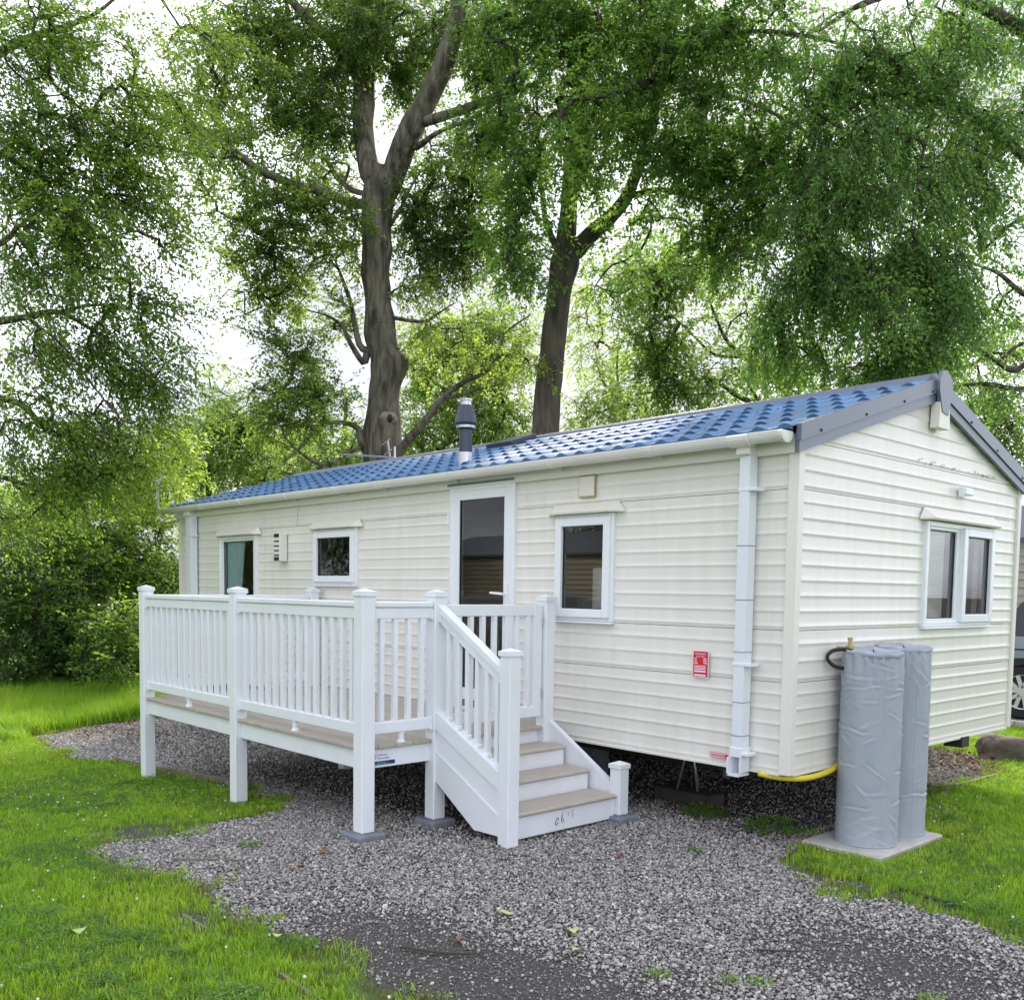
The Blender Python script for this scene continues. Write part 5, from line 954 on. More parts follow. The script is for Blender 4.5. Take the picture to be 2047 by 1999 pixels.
   limbs=[[(14.88, 15.39, 6.95, 0.032), (14.63, 15.74, 7.69, 0.026), (14.58, 15.89, 8.58, 0.013)], [(14.94, 15.34, 7.1, 0.032), (15.27, 15.03, 7.53, 0.026), (15.46, 14.89, 8.12, 0.013)]],
   clouds=[(14.7, 14.84, 6.85, 1.16, 0.93, 0.73, 36.0, 1.4, 0.3, 0.65), (15.41, 14.94, 8.12, 0.74, 0.59, 0.74, 21.0, 1.4, 0.3, 0.6), (14.78, 15.58, 7.69, 0.74, 0.59, 0.74, 18.0, 1.4, 0.3, 0.6), (15.32, 14.14, 6.54, 0.58, 0.47, 0.58, 18.0, 1.4, 0.3, 0.5), (15.69, 14.77, 9.45, 0.89, 0.71, 0.89, 26.0, 1.4, 0.3, 0.5), (14.4, 15.86, 6.51, 1.04, 0.83, 0.59, 30.0, 1.4, 0.3, 0.5)]),
  'b4': dict(trunk=[(7.64, 12.49, 3.11, 0.123), (7.82, 12.53, 5.3, 0.094), (7.9, 12.5, 5.96, 0.08), (7.97, 12.49, 6.51, 0.061), (8.09, 12.44, 7.27, 0.043), (8.2, 12.38, 7.93, 0.024)],
   limbs=[[(7.82, 12.53, 5.3, 0.08), (7.98, 11.78, 5.52, 0.065), (8.1, 11.21, 5.61, 0.055), (8.15, 10.73, 5.75, 0.036), (8.32, 10.27, 5.88, 0.018)], [(7.89, 12.51, 5.9, 0.076), (8.03, 11.81, 6.3, 0.06), (8.12, 11.28, 6.43, 0.05), (8.17, 10.81, 6.66, 0.04), (8.18, 10.53, 6.92, 0.031), (8.23, 10.23, 7.37, 0.018)], [(8.12, 11.28, 6.43, 0.036), (8.33, 10.6, 6.4, 0.027), (8.51, 10.15, 6.71, 0.022), (8.69, 9.69, 7.05, 0.013)], [(7.98, 11.78, 5.52, 0.037), (8.15, 11.07, 6.19, 0.027), (8.41, 10.75, 5.77, 0.014)]],
   clouds=[(8.67, 9.48, 7.6, 1.01, 0.81, 0.61, 52.0, 1.2, 0.3, 0.15), (9.02, 9.31, 6.84, 0.72, 0.57, 0.61, 33.0, 1.2, 0.3, 0.2), (8.64, 9.99, 6.5, 0.93, 0.74, 0.62, 33.0, 1.2, 0.3, 0.25), (8.81, 9.73, 5.87, 0.62, 0.5, 0.72, 44.0, 1.2, 0.3, 0.0), (8.38, 10.51, 5.93, 0.73, 0.58, 0.63, 33.0, 1.2, 0.3, 0.2), (8.1, 10.94, 7.19, 0.63, 0.5, 0.63, 21.0, 1.2, 0.3, 0.3), (7.92, 11.64, 6.36, 0.64, 0.51, 0.64, 29.0, 1.2, 0.3, 0.4), (7.72, 12.12, 6.09, 0.54, 0.43, 0.43, 18.0, 1.2, 0.3, 0.4), (8.42, 10.12, 8.28, 0.82, 0.65, 0.51, 24.0, 1.2, 0.3, 0.25), (9.09, 9.35, 7.86, 0.61, 0.49, 0.61, 27.0, 1.2, 0.3, 0.1)]),
  'b5': dict(trunk=[(5.17, 16.64, 3.02, 0.079), (5.3, 16.65, 4.4, 0.069), (5.41, 16.65, 5.55, 0.06), (5.53, 16.59, 6.24, 0.04), (5.64, 16.53, 6.81, 0.02)],
   limbs=[[(5.41, 16.65, 5.55, 0.045), (5.12, 17.0, 5.9, 0.035), (4.9, 17.27, 6.25, 0.02)]],
   clouds=[(5.36, 15.96, 5.56, 1.01, 0.81, 0.68, 57.0, 1.25, 0.3, 0.1), (4.87, 16.44, 5.01, 0.68, 0.54, 0.79, 39.0, 1.25, 0.3, 0.1), (6.1, 16.02, 6.69, 0.81, 0.65, 0.58, 31.0, 1.25, 0.3, 0.25), (5.09, 17.12, 6.82, 0.69, 0.55, 0.58, 19.0, 1.25, 0.3, 0.15), (5.43, 16.8, 7.16, 0.58, 0.46, 0.58, 15.0, 1.25, 0.3, 0.2)]),
  'b6': dict(trunk=[(20.95, 9.82, 2.57, 0.093), (21.0, 10.03, 5.03, 0.079), (21.01, 10.13, 6.11, 0.06), (21.03, 10.22, 7.18, 0.033)],
   limbs=[[(21.01, 10.07, 5.49, 0.046), (21.49, 9.62, 6.25, 0.026)], [(21.0, 10.12, 5.95, 0.046), (20.68, 10.54, 6.57, 0.02)]],
   clouds=[(20.92, 9.45, 5.72, 1.36, 1.09, 0.91, 60.0, 1.5, 0.3, 0.45), (22.28, 8.69, 5.46, 1.23, 0.98, 0.77, 43.0, 1.5, 0.3, 0.4), (20.19, 10.22, 5.58, 0.76, 0.6, 0.91, 31.0, 1.5, 0.3, 0.4), (20.74, 8.82, 4.9, 1.48, 1.19, 0.52, 49.0, 1.5, 0.3, 0.3)]),
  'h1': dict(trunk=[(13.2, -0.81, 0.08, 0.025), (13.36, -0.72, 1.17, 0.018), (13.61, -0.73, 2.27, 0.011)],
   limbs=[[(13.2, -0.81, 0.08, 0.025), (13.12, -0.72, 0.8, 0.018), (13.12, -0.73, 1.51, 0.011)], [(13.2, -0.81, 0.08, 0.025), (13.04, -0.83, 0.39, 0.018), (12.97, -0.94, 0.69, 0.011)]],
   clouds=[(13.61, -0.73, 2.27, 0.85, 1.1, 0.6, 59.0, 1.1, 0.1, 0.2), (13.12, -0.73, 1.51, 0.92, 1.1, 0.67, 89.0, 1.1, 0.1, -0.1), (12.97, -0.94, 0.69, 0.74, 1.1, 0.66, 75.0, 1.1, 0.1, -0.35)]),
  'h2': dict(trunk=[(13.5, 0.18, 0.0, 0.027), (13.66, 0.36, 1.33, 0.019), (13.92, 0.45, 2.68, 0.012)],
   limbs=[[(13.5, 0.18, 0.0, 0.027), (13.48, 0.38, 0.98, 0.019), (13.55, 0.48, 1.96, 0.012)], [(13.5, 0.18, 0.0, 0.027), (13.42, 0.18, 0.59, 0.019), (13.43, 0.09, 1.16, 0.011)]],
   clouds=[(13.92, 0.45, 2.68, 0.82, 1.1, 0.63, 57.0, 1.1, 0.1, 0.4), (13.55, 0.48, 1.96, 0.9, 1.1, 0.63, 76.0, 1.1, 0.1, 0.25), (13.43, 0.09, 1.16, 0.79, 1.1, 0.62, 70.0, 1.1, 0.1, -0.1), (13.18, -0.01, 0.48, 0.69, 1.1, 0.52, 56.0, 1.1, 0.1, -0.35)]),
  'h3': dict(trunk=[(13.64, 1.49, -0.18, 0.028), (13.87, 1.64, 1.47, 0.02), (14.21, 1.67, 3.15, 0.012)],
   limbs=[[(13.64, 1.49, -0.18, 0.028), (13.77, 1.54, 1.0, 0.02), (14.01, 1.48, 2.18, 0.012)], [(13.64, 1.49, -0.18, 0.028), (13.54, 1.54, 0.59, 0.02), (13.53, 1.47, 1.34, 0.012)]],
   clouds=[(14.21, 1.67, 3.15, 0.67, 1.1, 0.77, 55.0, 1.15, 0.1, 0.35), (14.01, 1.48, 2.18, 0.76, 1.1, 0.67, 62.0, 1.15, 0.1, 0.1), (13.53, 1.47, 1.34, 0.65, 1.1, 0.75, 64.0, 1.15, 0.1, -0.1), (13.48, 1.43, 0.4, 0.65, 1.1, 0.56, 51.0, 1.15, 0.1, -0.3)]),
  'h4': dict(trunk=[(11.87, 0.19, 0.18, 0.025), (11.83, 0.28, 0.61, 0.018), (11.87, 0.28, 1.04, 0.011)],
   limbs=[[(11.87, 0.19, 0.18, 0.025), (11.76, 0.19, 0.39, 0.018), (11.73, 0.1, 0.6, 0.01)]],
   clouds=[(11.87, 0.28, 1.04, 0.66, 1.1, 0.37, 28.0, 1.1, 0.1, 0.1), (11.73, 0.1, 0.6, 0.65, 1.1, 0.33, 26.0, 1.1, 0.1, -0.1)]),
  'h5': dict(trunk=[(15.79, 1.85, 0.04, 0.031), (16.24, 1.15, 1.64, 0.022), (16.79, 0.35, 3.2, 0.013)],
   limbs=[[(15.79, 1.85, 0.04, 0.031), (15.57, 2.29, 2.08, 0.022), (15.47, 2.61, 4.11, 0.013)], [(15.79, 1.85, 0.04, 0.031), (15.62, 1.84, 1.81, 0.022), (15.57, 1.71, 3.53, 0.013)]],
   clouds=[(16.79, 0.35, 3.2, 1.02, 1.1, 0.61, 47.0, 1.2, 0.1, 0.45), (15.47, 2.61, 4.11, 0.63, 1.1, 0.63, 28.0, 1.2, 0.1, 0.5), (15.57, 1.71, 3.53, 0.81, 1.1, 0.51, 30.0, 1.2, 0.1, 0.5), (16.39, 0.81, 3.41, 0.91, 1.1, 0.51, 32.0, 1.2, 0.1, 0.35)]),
}


# ------------------------------------------------------------------ trees
def smoothline(pts, sub=4):
    """Catmull-Rom through (u,v,z,r)"""
    P = [np.array(p) for p in pts]; P = [2 * P[0] - P[1]] + P + [2 * P[-1] - P[-2]]; out = []
    for i in range(1, len(P) - 2):
        for k in range(sub):
            t_ = k / sub; a = P[i - 1]; b2 = P[i]; c_ = P[i + 1]; d_ = P[i + 2]
            out.append(.5 * ((2 * b2) + (c_ - a) * t_ + (2 * a - 5 * b2 + 4 * c_ - d_) * t_ ** 2 + (3 * b2 - 3 * c_ + d_ - a) * t_ ** 3))
    out.append(P[-2]); out = np.array(out); out[:, 3] = np.maximum(out[:, 3], .004); return out
def limb_mesh(line, n, rough=.08, seed=0, knobs=()):
    s_ = smoothline(line, 7 if n > 14 else 5 if n > 8 else 3); e_ = s_[-1].copy(); m_ = MB(); m_.tube([tuple(p[:3]) for p in s_], [float(p[3]) for p in s_], n)
    if rough:
        a = np.array(m_.v); nz3 = vnoise(a * 1.6 + seed) - .5; nz4 = vnoise(a * 5 + seed) - .5; nz5 = vnoise(a * np.array([9, 9, 2.5]) + seed) - .5
        ctr = np.repeat(s_[:, :3], n, 0); d_ = a - ctr; k_ = 1 + rough * 2.2 * nz3 + rough * nz4 + rough * .6 * nz5
        for (c_, w_, h_) in knobs: k_ = k_ + h_ * np.exp(-((a - np.array(c_)) ** 2).sum(1) / w_ ** 2)
        a = ctr + d_ * k_[:, None]; m_.v = [tuple(p) for p in a]
    return m_
RV = np.array([-.677, .736, 0.0]); FV = np.array([.736, .677, 0.0]); ZV = np.array([0, 0, 1.0])
def foliage(name, parent, clouds, skel, m, bark, seed, leaf=(.068, .039), per_spray=19, sprays=6, spray_len=(.28, .62), spread=.24, gate=.46, gscale=1.9, bias=(0, 0, 0)):
    rs = np.random.default_rng(seed); C = []; DR = []; TI = []; K = []
    for (cu, cv_, cz, rr, rd, rz, n, k, droop, tint) in clouds:
        n = int(n); got = 0; tries = 0
        while got < n and tries < 60:
            m_ = max(8, (n - got) * 3); d_ = rs.normal(size=(m_, 3)); d_ /= np.linalg.norm(d_, axis=1)[:, None]; rad = rs.random(m_) ** .45; d_ *= rad[:, None]
            p = np.array([cu, cv_, cz]) + d_[:, :1] * rr * RV + d_[:, 1:2] * rd * FV + d_[:, 2:] * rz * ZV
            ok = (vnoise(p * gscale + seed * 3.1) * .6 + vnoise(p * gscale * 2.3 + seed) * .4) > gate
            p = p[ok][:n - got]; got += len(p); tries += 1
            C.append(p); DR.append(np.full(len(p), droop)); TI.append(np.full(len(p), tint) + .10 * rs.normal(size=len(p))); K.append(np.full(len(p), k))
    C = np.concatenate(C); DR = np.concatenate(DR); TI = np.concatenate(TI); K = np.concatenate(K); n = len(C)
    C[:, 2] = np.maximum(C[:, 2], .15)
    # greedy branching: join every bunch to the nearest limb point or earlier bunch
    nodes = [tuple(p[:3]) for l_ in skel for p in smoothline(l_, 3)]; S0 = len(nodes); NA = np.array(nodes + [(0, 0, 0)] * n); par = np.full(S0 + n, -1); 
    d0 = np.full(n, 1e9); near = np.zeros(n, int)
    for s_ in range(0, S0, 64):
        dd = np.linalg.norm(C[:, None] - NA[None, s_:min(s_ + 64, S0)], axis=2); j = dd.argmin(1); v_ = dd[np.arange(n), j]; b2 = v_ < d0; d0[b2] = v_[b2]; near[b2] = s_ + j[b2]
    left = np.ones(n, bool); cost = d0.copy(); ordr = []
    for it in range(n):
        i = np.where(left, cost, 1e9).argmin(); left[i] = False; q_ = S0 + it; NA[q_] = C[i]; par[q_] = near[i]; ordr.append(i)
        dd = np.linalg.norm(C - C[i], axis=1) * 1.12; b2 = left & (dd < cost); cost[b2] = dd[b2]; near[b2] = q_
    cnt = np.ones(S0 + n)
    for q_ in range(S0 + n - 1, S0 - 1, -1):
        if par[q_] >= 0: cnt[par[q_]] += cnt[q_]
    tw = MB(); OUT = np.zeros((n, 3))
    for it in range(n):
        q_ = S0 + it; a = NA[par[q_]]; b2 = NA[q_]; d_ = b2 - a; l_ = np.linalg.norm(d_) + 1e-6; OUT[ordr[it]] = d_ / l_
        r0 = min(.045, .0055 * math.sqrt(cnt[q_]) + .003); mid = (a + b2) / 2 + rs.normal(size=3) * .09 * l_ + np.array([0, 0, .06 * l_])
        tw.tube([tuple(a), tuple(mid), tuple(b2)], [r0 * 1.15, r0, r0 * .75], 5, False)
    o = tw.build('twigs', bark, parent, recalc=False, kind='stuff')
    # sprays of leaves
    N = n * sprays; cidx = np.repeat(np.arange(n), sprays)
    base = C[cidx] + rs.normal(size=(N, 3)) * np.array([spread, spread, spread * .6]) * .5 * K[cidx][:, None]
    ax = OUT[cidx] * .7 + rs.normal(size=(N, 3)) * np.array([.75, .75, .35]); ax[:, 2] -= DR[cidx] * 1.25; ax += np.array(bias); ax /= np.linalg.norm(ax, axis=1)[:, None]
    ln = rs.uniform(*spray_len, N) * K[cidx]
    up = np.tile(ZV, (N, 1)) + rs.normal(size=(N, 3)) * .42; side = np.cross(ax, up); side /= np.linalg.norm(side, axis=1)[:, None] + 1e-9; nrm = np.cross(side, ax)
    # the fine twig that carries each spray: a thin three-sided sliver
    e0 = side * (.0045 * K[cidx])[:, None]; e1 = nrm * (.0045 * K[cidx])[:, None]; tip = base + ax * (ln * .97)[:, None]; tip[:, 2] -= ln * DR[cidx] * .33; mid_ = base + ax * (ln * .5)[:, None]; mid_[:, 2] -= ln * DR[cidx] * .09
    back = base * .35 + C[cidx] * .65
    rows_ = [back + e0, back - e0, back + e1, mid_ + e0 * .8, mid_ - e0 * .8, mid_ + e1 * .8, tip]
    tv = np.stack(rows_, 1).reshape(-1, 3)[:, [1, 0, 2]] - np.array(wl(parent)); tf = np.array([0, 1, 4, 0, 4, 3, 1, 2, 5, 1, 5, 4, 2, 0, 3, 2, 3, 5, 3, 4, 6, 4, 5, 6, 5, 3, 6])
    tri_ = (np.arange(N)[:, None] * 7 + tf[None]).reshape(-1).astype(np.int32); tm_ = bpy.data.meshes.new('fine_twigs'); tm_.vertices.add(N * 7); tm_.vertices.foreach_set('co', tv.astype(np.float32).reshape(-1))
    tm_.loops.add(len(tri_)); tm_.loops.foreach_set('vertex_index', tri_); tm_.polygons.add(len(tri_) // 3); tm_.polygons.foreach_set('loop_start', np.arange(0, len(tri_), 3, dtype=np.int32)); tm_.update(calc_edges=True); tm_.materials.append(bark)
    to_ = bpy.data.objects.new('fine_twigs', tm_); COL.objects.link(to_); to_.parent = parent; to_['kind'] = 'stuff'
    s_ = (np.arange(per_spray) + .5) / per_spray; sg = np.where(np.arange(per_spray) % 2 == 0, 1.0, -1.0)
    def rep(x): return np.repeat(x, per_spray, 0)
    T = N * per_spray; S = np.tile(s_, N); SG = np.tile(sg, N)
    B = rep(base) + rep(ax) * (S * rep(ln))[:, None] + rs.normal(size=(T, 3)) * .02; B[:, 2] -= (S ** 2) * rep(ln) * rep(DR[cidx]) * .35
    D = rep(ax) * .55 + rep(side) * (SG * .85)[:, None] + rs.normal(size=(T, 3)) * .30; D[:, 2] -= rep(DR[cidx]) * .35; D /= np.linalg.norm(D, axis=1)[:, None]
    Nn = rep(nrm) + rs.normal(size=(T, 3)) * .35; Wd = np.cross(D, Nn); Wd /= np.linalg.norm(Wd, axis=1)[:, None] + 1e-9; Nn = np.cross(Wd, D)
    kk = rep(K[cidx]) * rs.uniform(.55, 1.3, T); Ls = (leaf[0] * kk)[:, None]; Ws = (leaf[1] * kk)[:, None]
    v0 = B; v1 = B + D * Ls * .48 + Wd * Ws * .5 + Nn * Ws * .14; v2 = B + D * Ls; v2[:, 2] -= .1 * Ls[:, 0]; v3 = B + D * Ls * .48 - Wd * Ws * .5 + Nn * Ws * .14
    co = np.stack([v0, v1, v2, v3], 1).reshape(-1, 3)[:, [1, 0, 2]]; bl_ = np.array(wl(parent)); co = co - bl_
    tri = (np.arange(T)[:, None] * 4 + np.array([0, 1, 2, 0, 2, 3])[None]).reshape(-1).astype(np.int32)
    me_ = bpy.data.meshes.new(name); me_.vertices.add(T * 4); me_.vertices.foreach_set('co', co.astype(np.float32).reshape(-1))
    me_.loops.add(T * 6); me_.loops.foreach_set('vertex_index', tri); me_.polygons.add(T * 2); me_.polygons.foreach_set('loop_start', np.arange(0, T * 6, 3, dtype=np.int32)); me_.update(calc_edges=True)
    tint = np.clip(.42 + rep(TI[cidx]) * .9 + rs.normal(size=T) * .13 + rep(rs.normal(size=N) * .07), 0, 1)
    a_ = me_.attributes.new('tint', 'FLOAT', 'POINT'); a_.data.foreach_set('value', np.repeat(tint, 4).astype(np.float32)); me_.materials.append(m)
    o = bpy.data.objects.new(name, me_); COL.objects.link(o); o.parent = parent; o['kind'] = 'stuff'
    return T
def tree(key, name, label, cat, m, bark, seed, group=None, sides=16, **kw):
    d_ = TREES[key]; tr = [tuple(p) for p in d_['trunk']]; gz0 = float(gz(np.array(tr[0][0]), np.array(tr[0][1])))
    if tr[0][2] > gz0 + .1: tr = [(tr[0][0], tr[0][1], gz0 - .1, tr[0][3] * 1.45), (tr[0][0], tr[0][1], gz0 + (tr[0][2] - gz0) * .35, tr[0][3] * 1.12)] + tr
    root = thing(name, (tr[0][0], tr[0][1], gz0), label, cat, group)
    woody = name != 'bush'
    limb_mesh(tr, sides if woody else 6, .08 if woody else 0, seed, KNOBS.get(key, ())).build('trunk' if woody else 'stem', bark, root, smooth=True)
    lines = [tr]
    for i, l_ in enumerate(d_['limbs']):
        cen = np.concatenate([smoothline(q_, 4) for q_ in lines]); p0 = np.array(l_[0]); dd = np.linalg.norm(cen[:, :3] - p0[:3], axis=1); j = dd.argmin()
        if .02 < dd[j] < 1.3: l_ = [(float(cen[j, 0]), float(cen[j, 1]), float(cen[j, 2]) - .25 * float(dd[j]), float(p0[3]) * 1.25)] + list(l_)
        lines.append([tuple(p) for p in l_])
        big = l_[0][3] > .08
        limb_mesh([tuple(p) for p in l_], 12 if big else 7, .09 if woody else 0, seed + i).build('limb' if woody else 'stem', M['deadtwig'] if (key, i) in DEAD else bark, root, smooth=True)
    return root, foliage('foliage', root, d_['clouds'], [tr] + d_['limbs'], m, M['twig'], seed, **kw)
DEAD = {('t3', 8), ('t2', 6)}
KNOBS = {}
KNOBS['t1'] = [((10.68, 4.39, 4.62), 0.33, 0.16), ((10.86, 4.83, 5.66), 0.22, 0.42), ((10.98, 4.76, 7.69), 0.22, 0.4), ((10.93, 4.67, 6.98), 0.2, 0.35), ((11.26, 4.37, 6.13), 0.3, 0.25), ((10.88, 4.34, 4.06), 0.4, 0.15), ((10.71, 4.6, 9.03), 0.2, 0.3), ((11.33, 4.33, 7.22), 0.25, 0.2), ((10.93, 4.69, 6.49), 0.2, 0.2)]
tot = 0
r1, k = tree('t1', 'beech_tree', 'tall forked tree with a knobbly grey brown trunk behind the left half of the caravan', 'tree', LM['t1'], M['bark1'], 21, sides=28); tot += k
r2, k = tree('t2', 'beech_tree', 'tall tree with a smooth dark trunk leaning slightly right behind the flue', 'tree', LM['t2'], M['bark2'], 22, sides=24); tot += k
r3, k = tree('t3', 'weeping_beech_tree', 'huge green tree with drooping foliage over the right end of the roof', 'tree', LM['t3'], M['bark2'], 23, bias=(-.1, .1, -.3), leaf=(.062, .035), per_spray=22, spray_len=(.35, .8)); tot += k
r4, k = tree('t4', 'beech_tree', 'olive green tree whose drooping branches hang in from the left edge', 'tree', LM['t4'], M['bark2'], 24, bias=(-.5, .54, -.2), gate=.5, leaf=(.058, .031), per_spray=22, spray_len=(.4, .95), sprays=7); tot += k
GB = 'smaller trees in the background'
for key, lab, sd2 in (('b1', 'slim yellow green tree beyond the left end of the caravan', 31), ('b2', 'bushy bright green tree between the two tall trunks', 32), ('b3', 'thin pale green tree just right of the dark trunk', 33),
                      ('b4', 'bare limbed spreading tree behind the middle of the blue roof', 34), ('b5', 'dark green tree behind the right gable, above the car', 35), ('b6', 'low pale tree behind the television aerial', 36)):
    _, k = tree(key, 'background_tree', lab, 'tree', LM['bg'], M['bark2'], sd2, GB, 9, per_spray=14, sprays=5, gate=.42); tot += k
GH = 'bushes of the hedge at the left'
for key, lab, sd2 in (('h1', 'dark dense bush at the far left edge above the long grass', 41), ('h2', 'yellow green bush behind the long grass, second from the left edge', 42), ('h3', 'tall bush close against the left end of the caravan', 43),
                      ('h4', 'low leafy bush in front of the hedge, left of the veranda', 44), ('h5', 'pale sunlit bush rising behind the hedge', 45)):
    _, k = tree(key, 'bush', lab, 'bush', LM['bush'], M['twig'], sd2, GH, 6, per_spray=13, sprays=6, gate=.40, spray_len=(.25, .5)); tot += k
print('leaves', tot)
# burls, a bark scar with a hollow, on the grey trunk
def blob(c, r, name, m, parent, sq=(1, 1, 1), n=12):
    m_ = MB(); vs = []
    for i in range(n + 1):
        for j in range(16):
            a = math.pi * i / n; p = 2 * math.pi * j / 16; q_ = np.array([math.sin(a) * math.cos(p) * sq[0], math.sin(a) * math.sin(p) * sq[1], math.cos(a) * sq[2]]) * r
            q_ = q_ * (1 + .35 * (vnoise(q_[None] * 6 / (r + .1) + 4)[0] - .5)); vs.append((c[0] + q_[0], c[1] + q_[1], c[2] + q_[2]))
    m_.add(vs, [(i * 16 + j, i * 16 + (j + 1) % 16, (i + 1) * 16 + (j + 1) % 16, (i + 1) * 16 + j) for i in range(n) for j in range(16)]); return m_.build(name, m, parent, smooth=True)
blob((10.75, 4.45, 4.64), 0.19, 'bark_scar', M['wound'], r1, (0.85, 0.85, 0.6))
blob((10.61, 4.4, 4.62), 0.05, 'hollow', M['black'], r1, (1, 1, 1.3))
# what stands behind the photographer: it shows only in the window panes and shades the scene from that side
plain_caravan('static_caravan', 9.5, 21.0, -17.0, -13.2, 'tan boarded caravan on the plot opposite, mirrored in the door glass', 'v1')
def copy_tree(o, parent, off, swap):
    c = o.copy(); COL.objects.link(c)
    if parent is not None: c.parent = parent
    else: c.location = o.location + Vector((off[1], off[0], 0))
    if c.data is not None and c.data.materials and c.data.materials[0] in swap:
        c.data = c.data.copy(); c.data.materials[0] = swap[c.data.materials[0]]
    for ch in list(o.children): copy_tree(ch, c, off, swap)
    return c
wc_ = copy_tree(carx, None, (-5.3, .25), {cp: mat('white_car_paint', (.78, .79, .80), .2, coat=.6)})
wc_['label'] = 'white car parked next to the silver blue one, mirrored in the gable window'; wc_['group'] = 'cars parked on the road'; carx['group'] = 'cars parked on the road'
for i, (bu, bv, hh) in enumerate(((25.0, -8.5, 11), (18.5, -20.5, 15), (28.5, -16.0, 14), (12.0, -20.5, 14), (33.0, -11.0, 13), (-13.0, 4.0, 10))):
    key = 'near%d' % i; g0 = float(gz(np.array(bu), np.array(bv)))
    TREES[key] = dict(trunk=[(bu, bv, g0 - .1, .3), (bu + .1, bv, hh * .35, .22), (bu, bv + .2, hh * .65, .12), (bu, bv, hh * .9, .04)], limbs=[],
                      clouds=[(bu, bv, hh * .62, 3.2, 3.2, hh * .36, 330, 2.2, .2, -.1), (bu + 1.2, bv - .5, hh * .30, 3.0, 3.0, hh * .24, 200, 2.2, .3, -.1)])
    _, k = tree(key, 'bordering_tree', ('round tree at the corner of the plot opposite', 'tall tree behind the caravan opposite', 'spreading tree left of the caravan opposite', 'leafy tree at the right end of the caravan opposite', 'tree on the far side of the lane behind the viewer', 'tree across the lane to the right of the viewer')[i], 'tree', LM['t1'], M['bark2'], 60 + i, 'trees round the plot opposite', 8, per_spray=10, sprays=5, gate=.3)


# ------------------------------------------------------------------ ground cover: gravel, grass, clover
proto = bpy.data.collections.new('ground_cover_sources')       # not linked: only the scatterers read it
def scatter(name, pts, rot, scl, idx, sources, matx=None):
    me_ = bpy.data.meshes.new(name); n = len(pts); me_.vertices.add(n); me_.vertices.foreach_set('co', pts[:, [1, 0, 2]].astype(np.float32).reshape(-1))
    for nm, ty, arr in (('rot', 'FLOAT_VECTOR', rot.astype(np.float32).reshape(-1)), ('scl', 'FLOAT_VECTOR', scl.astype(np.float32).reshape(-1)), ('idx', 'INT', idx.astype(np.int32))):
        a_ = me_.attributes.new(nm, ty, 'POINT'); a_.data.foreach_set('vector' if ty == 'FLOAT_VECTOR' else 'value', arr)
    o = bpy.data.objects.new(name, me_); COL.objects.link(o); o['kind'] = 'stuff'
    cl = bpy.data.collections.new(name + '_pieces')
    for s_ in sources: cl.objects.link(s_)
    g = bpy.data.node_groups.new(name, 'GeometryNodeTree'); g.interface.new_socket('Geometry', in_out='INPUT', socket_type='NodeSocketGeometry'); g.interface.new_socket('Geometry', in_out='OUTPUT', socket_type='NodeSocketGeometry')
    N = g.nodes.new; gi = N('NodeGroupInput'); go_ = N('NodeGroupOutput'); ip_ = N('GeometryNodeInstanceOnPoints'); ci = N('GeometryNodeCollectionInfo')
    ci.inputs['Collection'].default_value = cl; ci.inputs['Separate Children'].default_value = True; ci.inputs['Reset Children'].default_value = True
    def na(nm, ty):
        q_ = N('GeometryNodeInputNamedAttribute'); q_.data_type = ty; q_.inputs['Name'].default_value = nm; return q_.outputs['Attribute']
    g.links.new(gi.outputs[0], ip_.inputs['Points']); g.links.new(ci.outputs[0], ip_.inputs['Instance']); ip_.inputs['Pick Instance'].default_value = True
    g.links.new(na('idx', 'INT'), ip_.inputs['Instance Index']); g.links.new(na('scl', 'FLOAT_VECTOR'), ip_.inputs['Scale'])
    er = N('FunctionNodeEulerToRotation'); g.links.new(na('rot', 'FLOAT_VECTOR'), er.inputs[0]); g.links.new(er.outputs[0], ip_.inputs['Rotation'])
    g.links.new(ip_.outputs[0], go_.inputs[0])
    md = o.modifiers.new('scatter', 'NODES'); md.node_group = g
    return o
def src(name, mb, m, smooth=False, tint=None):
    me_ = mb.mesh(name, (0, 0, 0), smooth is not None, smooth or False); me_.materials.append(m); return bpy.data.objects.new(name, me_)
# stones
SM = bpy.data.materials.new('gravel_stone'); SM.use_nodes = True; t = SM.node_tree; b = t.nodes['Principled BSDF']; b.inputs['Roughness'].default_value = .8
oi = t.nodes.new('ShaderNodeObjectInfo'); r = t.nodes.new('ShaderNodeValToRGB'); e = r.color_ramp.elements
e[0].position = 0; e[0].color = (.11, .106, .104, 1); e[1].position = 1; e[1].color = (.58, .555, .53, 1)
for p_, c_ in ((.22, (.175, .168, .164)), (.48, (.275, .262, .252)), (.66, (.34, .305, .272)), (.85, (.43, .412, .396))): k = e.new(p_); k.color = (*c_, 1)
t.links.new(oi.outputs['Random'], r.inputs['Fac']); nz2 = t.nodes.new('ShaderNodeTexNoise'); nz2.inputs['Scale'].default_value = 3.0; tcs = t.nodes.new('ShaderNodeTexCoord'); t.links.new(tcs.outputs['Object'], nz2.inputs['Vector'])
hs = t.nodes.new('ShaderNodeHueSaturation'); mr = t.nodes.new('ShaderNodeMapRange'); mr.inputs['To Min'].default_value = .7; mr.inputs['To Max'].default_value = 1.3; t.links.new(nz2.outputs['Fac'], mr.inputs['Value']); t.links.new(mr.outputs['Result'], hs.inputs['Value']); t.links.new(r.outputs['Color'], hs.inputs['Color']); t.links.new(hs.outputs['Color'], b.inputs['Base Color'])
stones = []
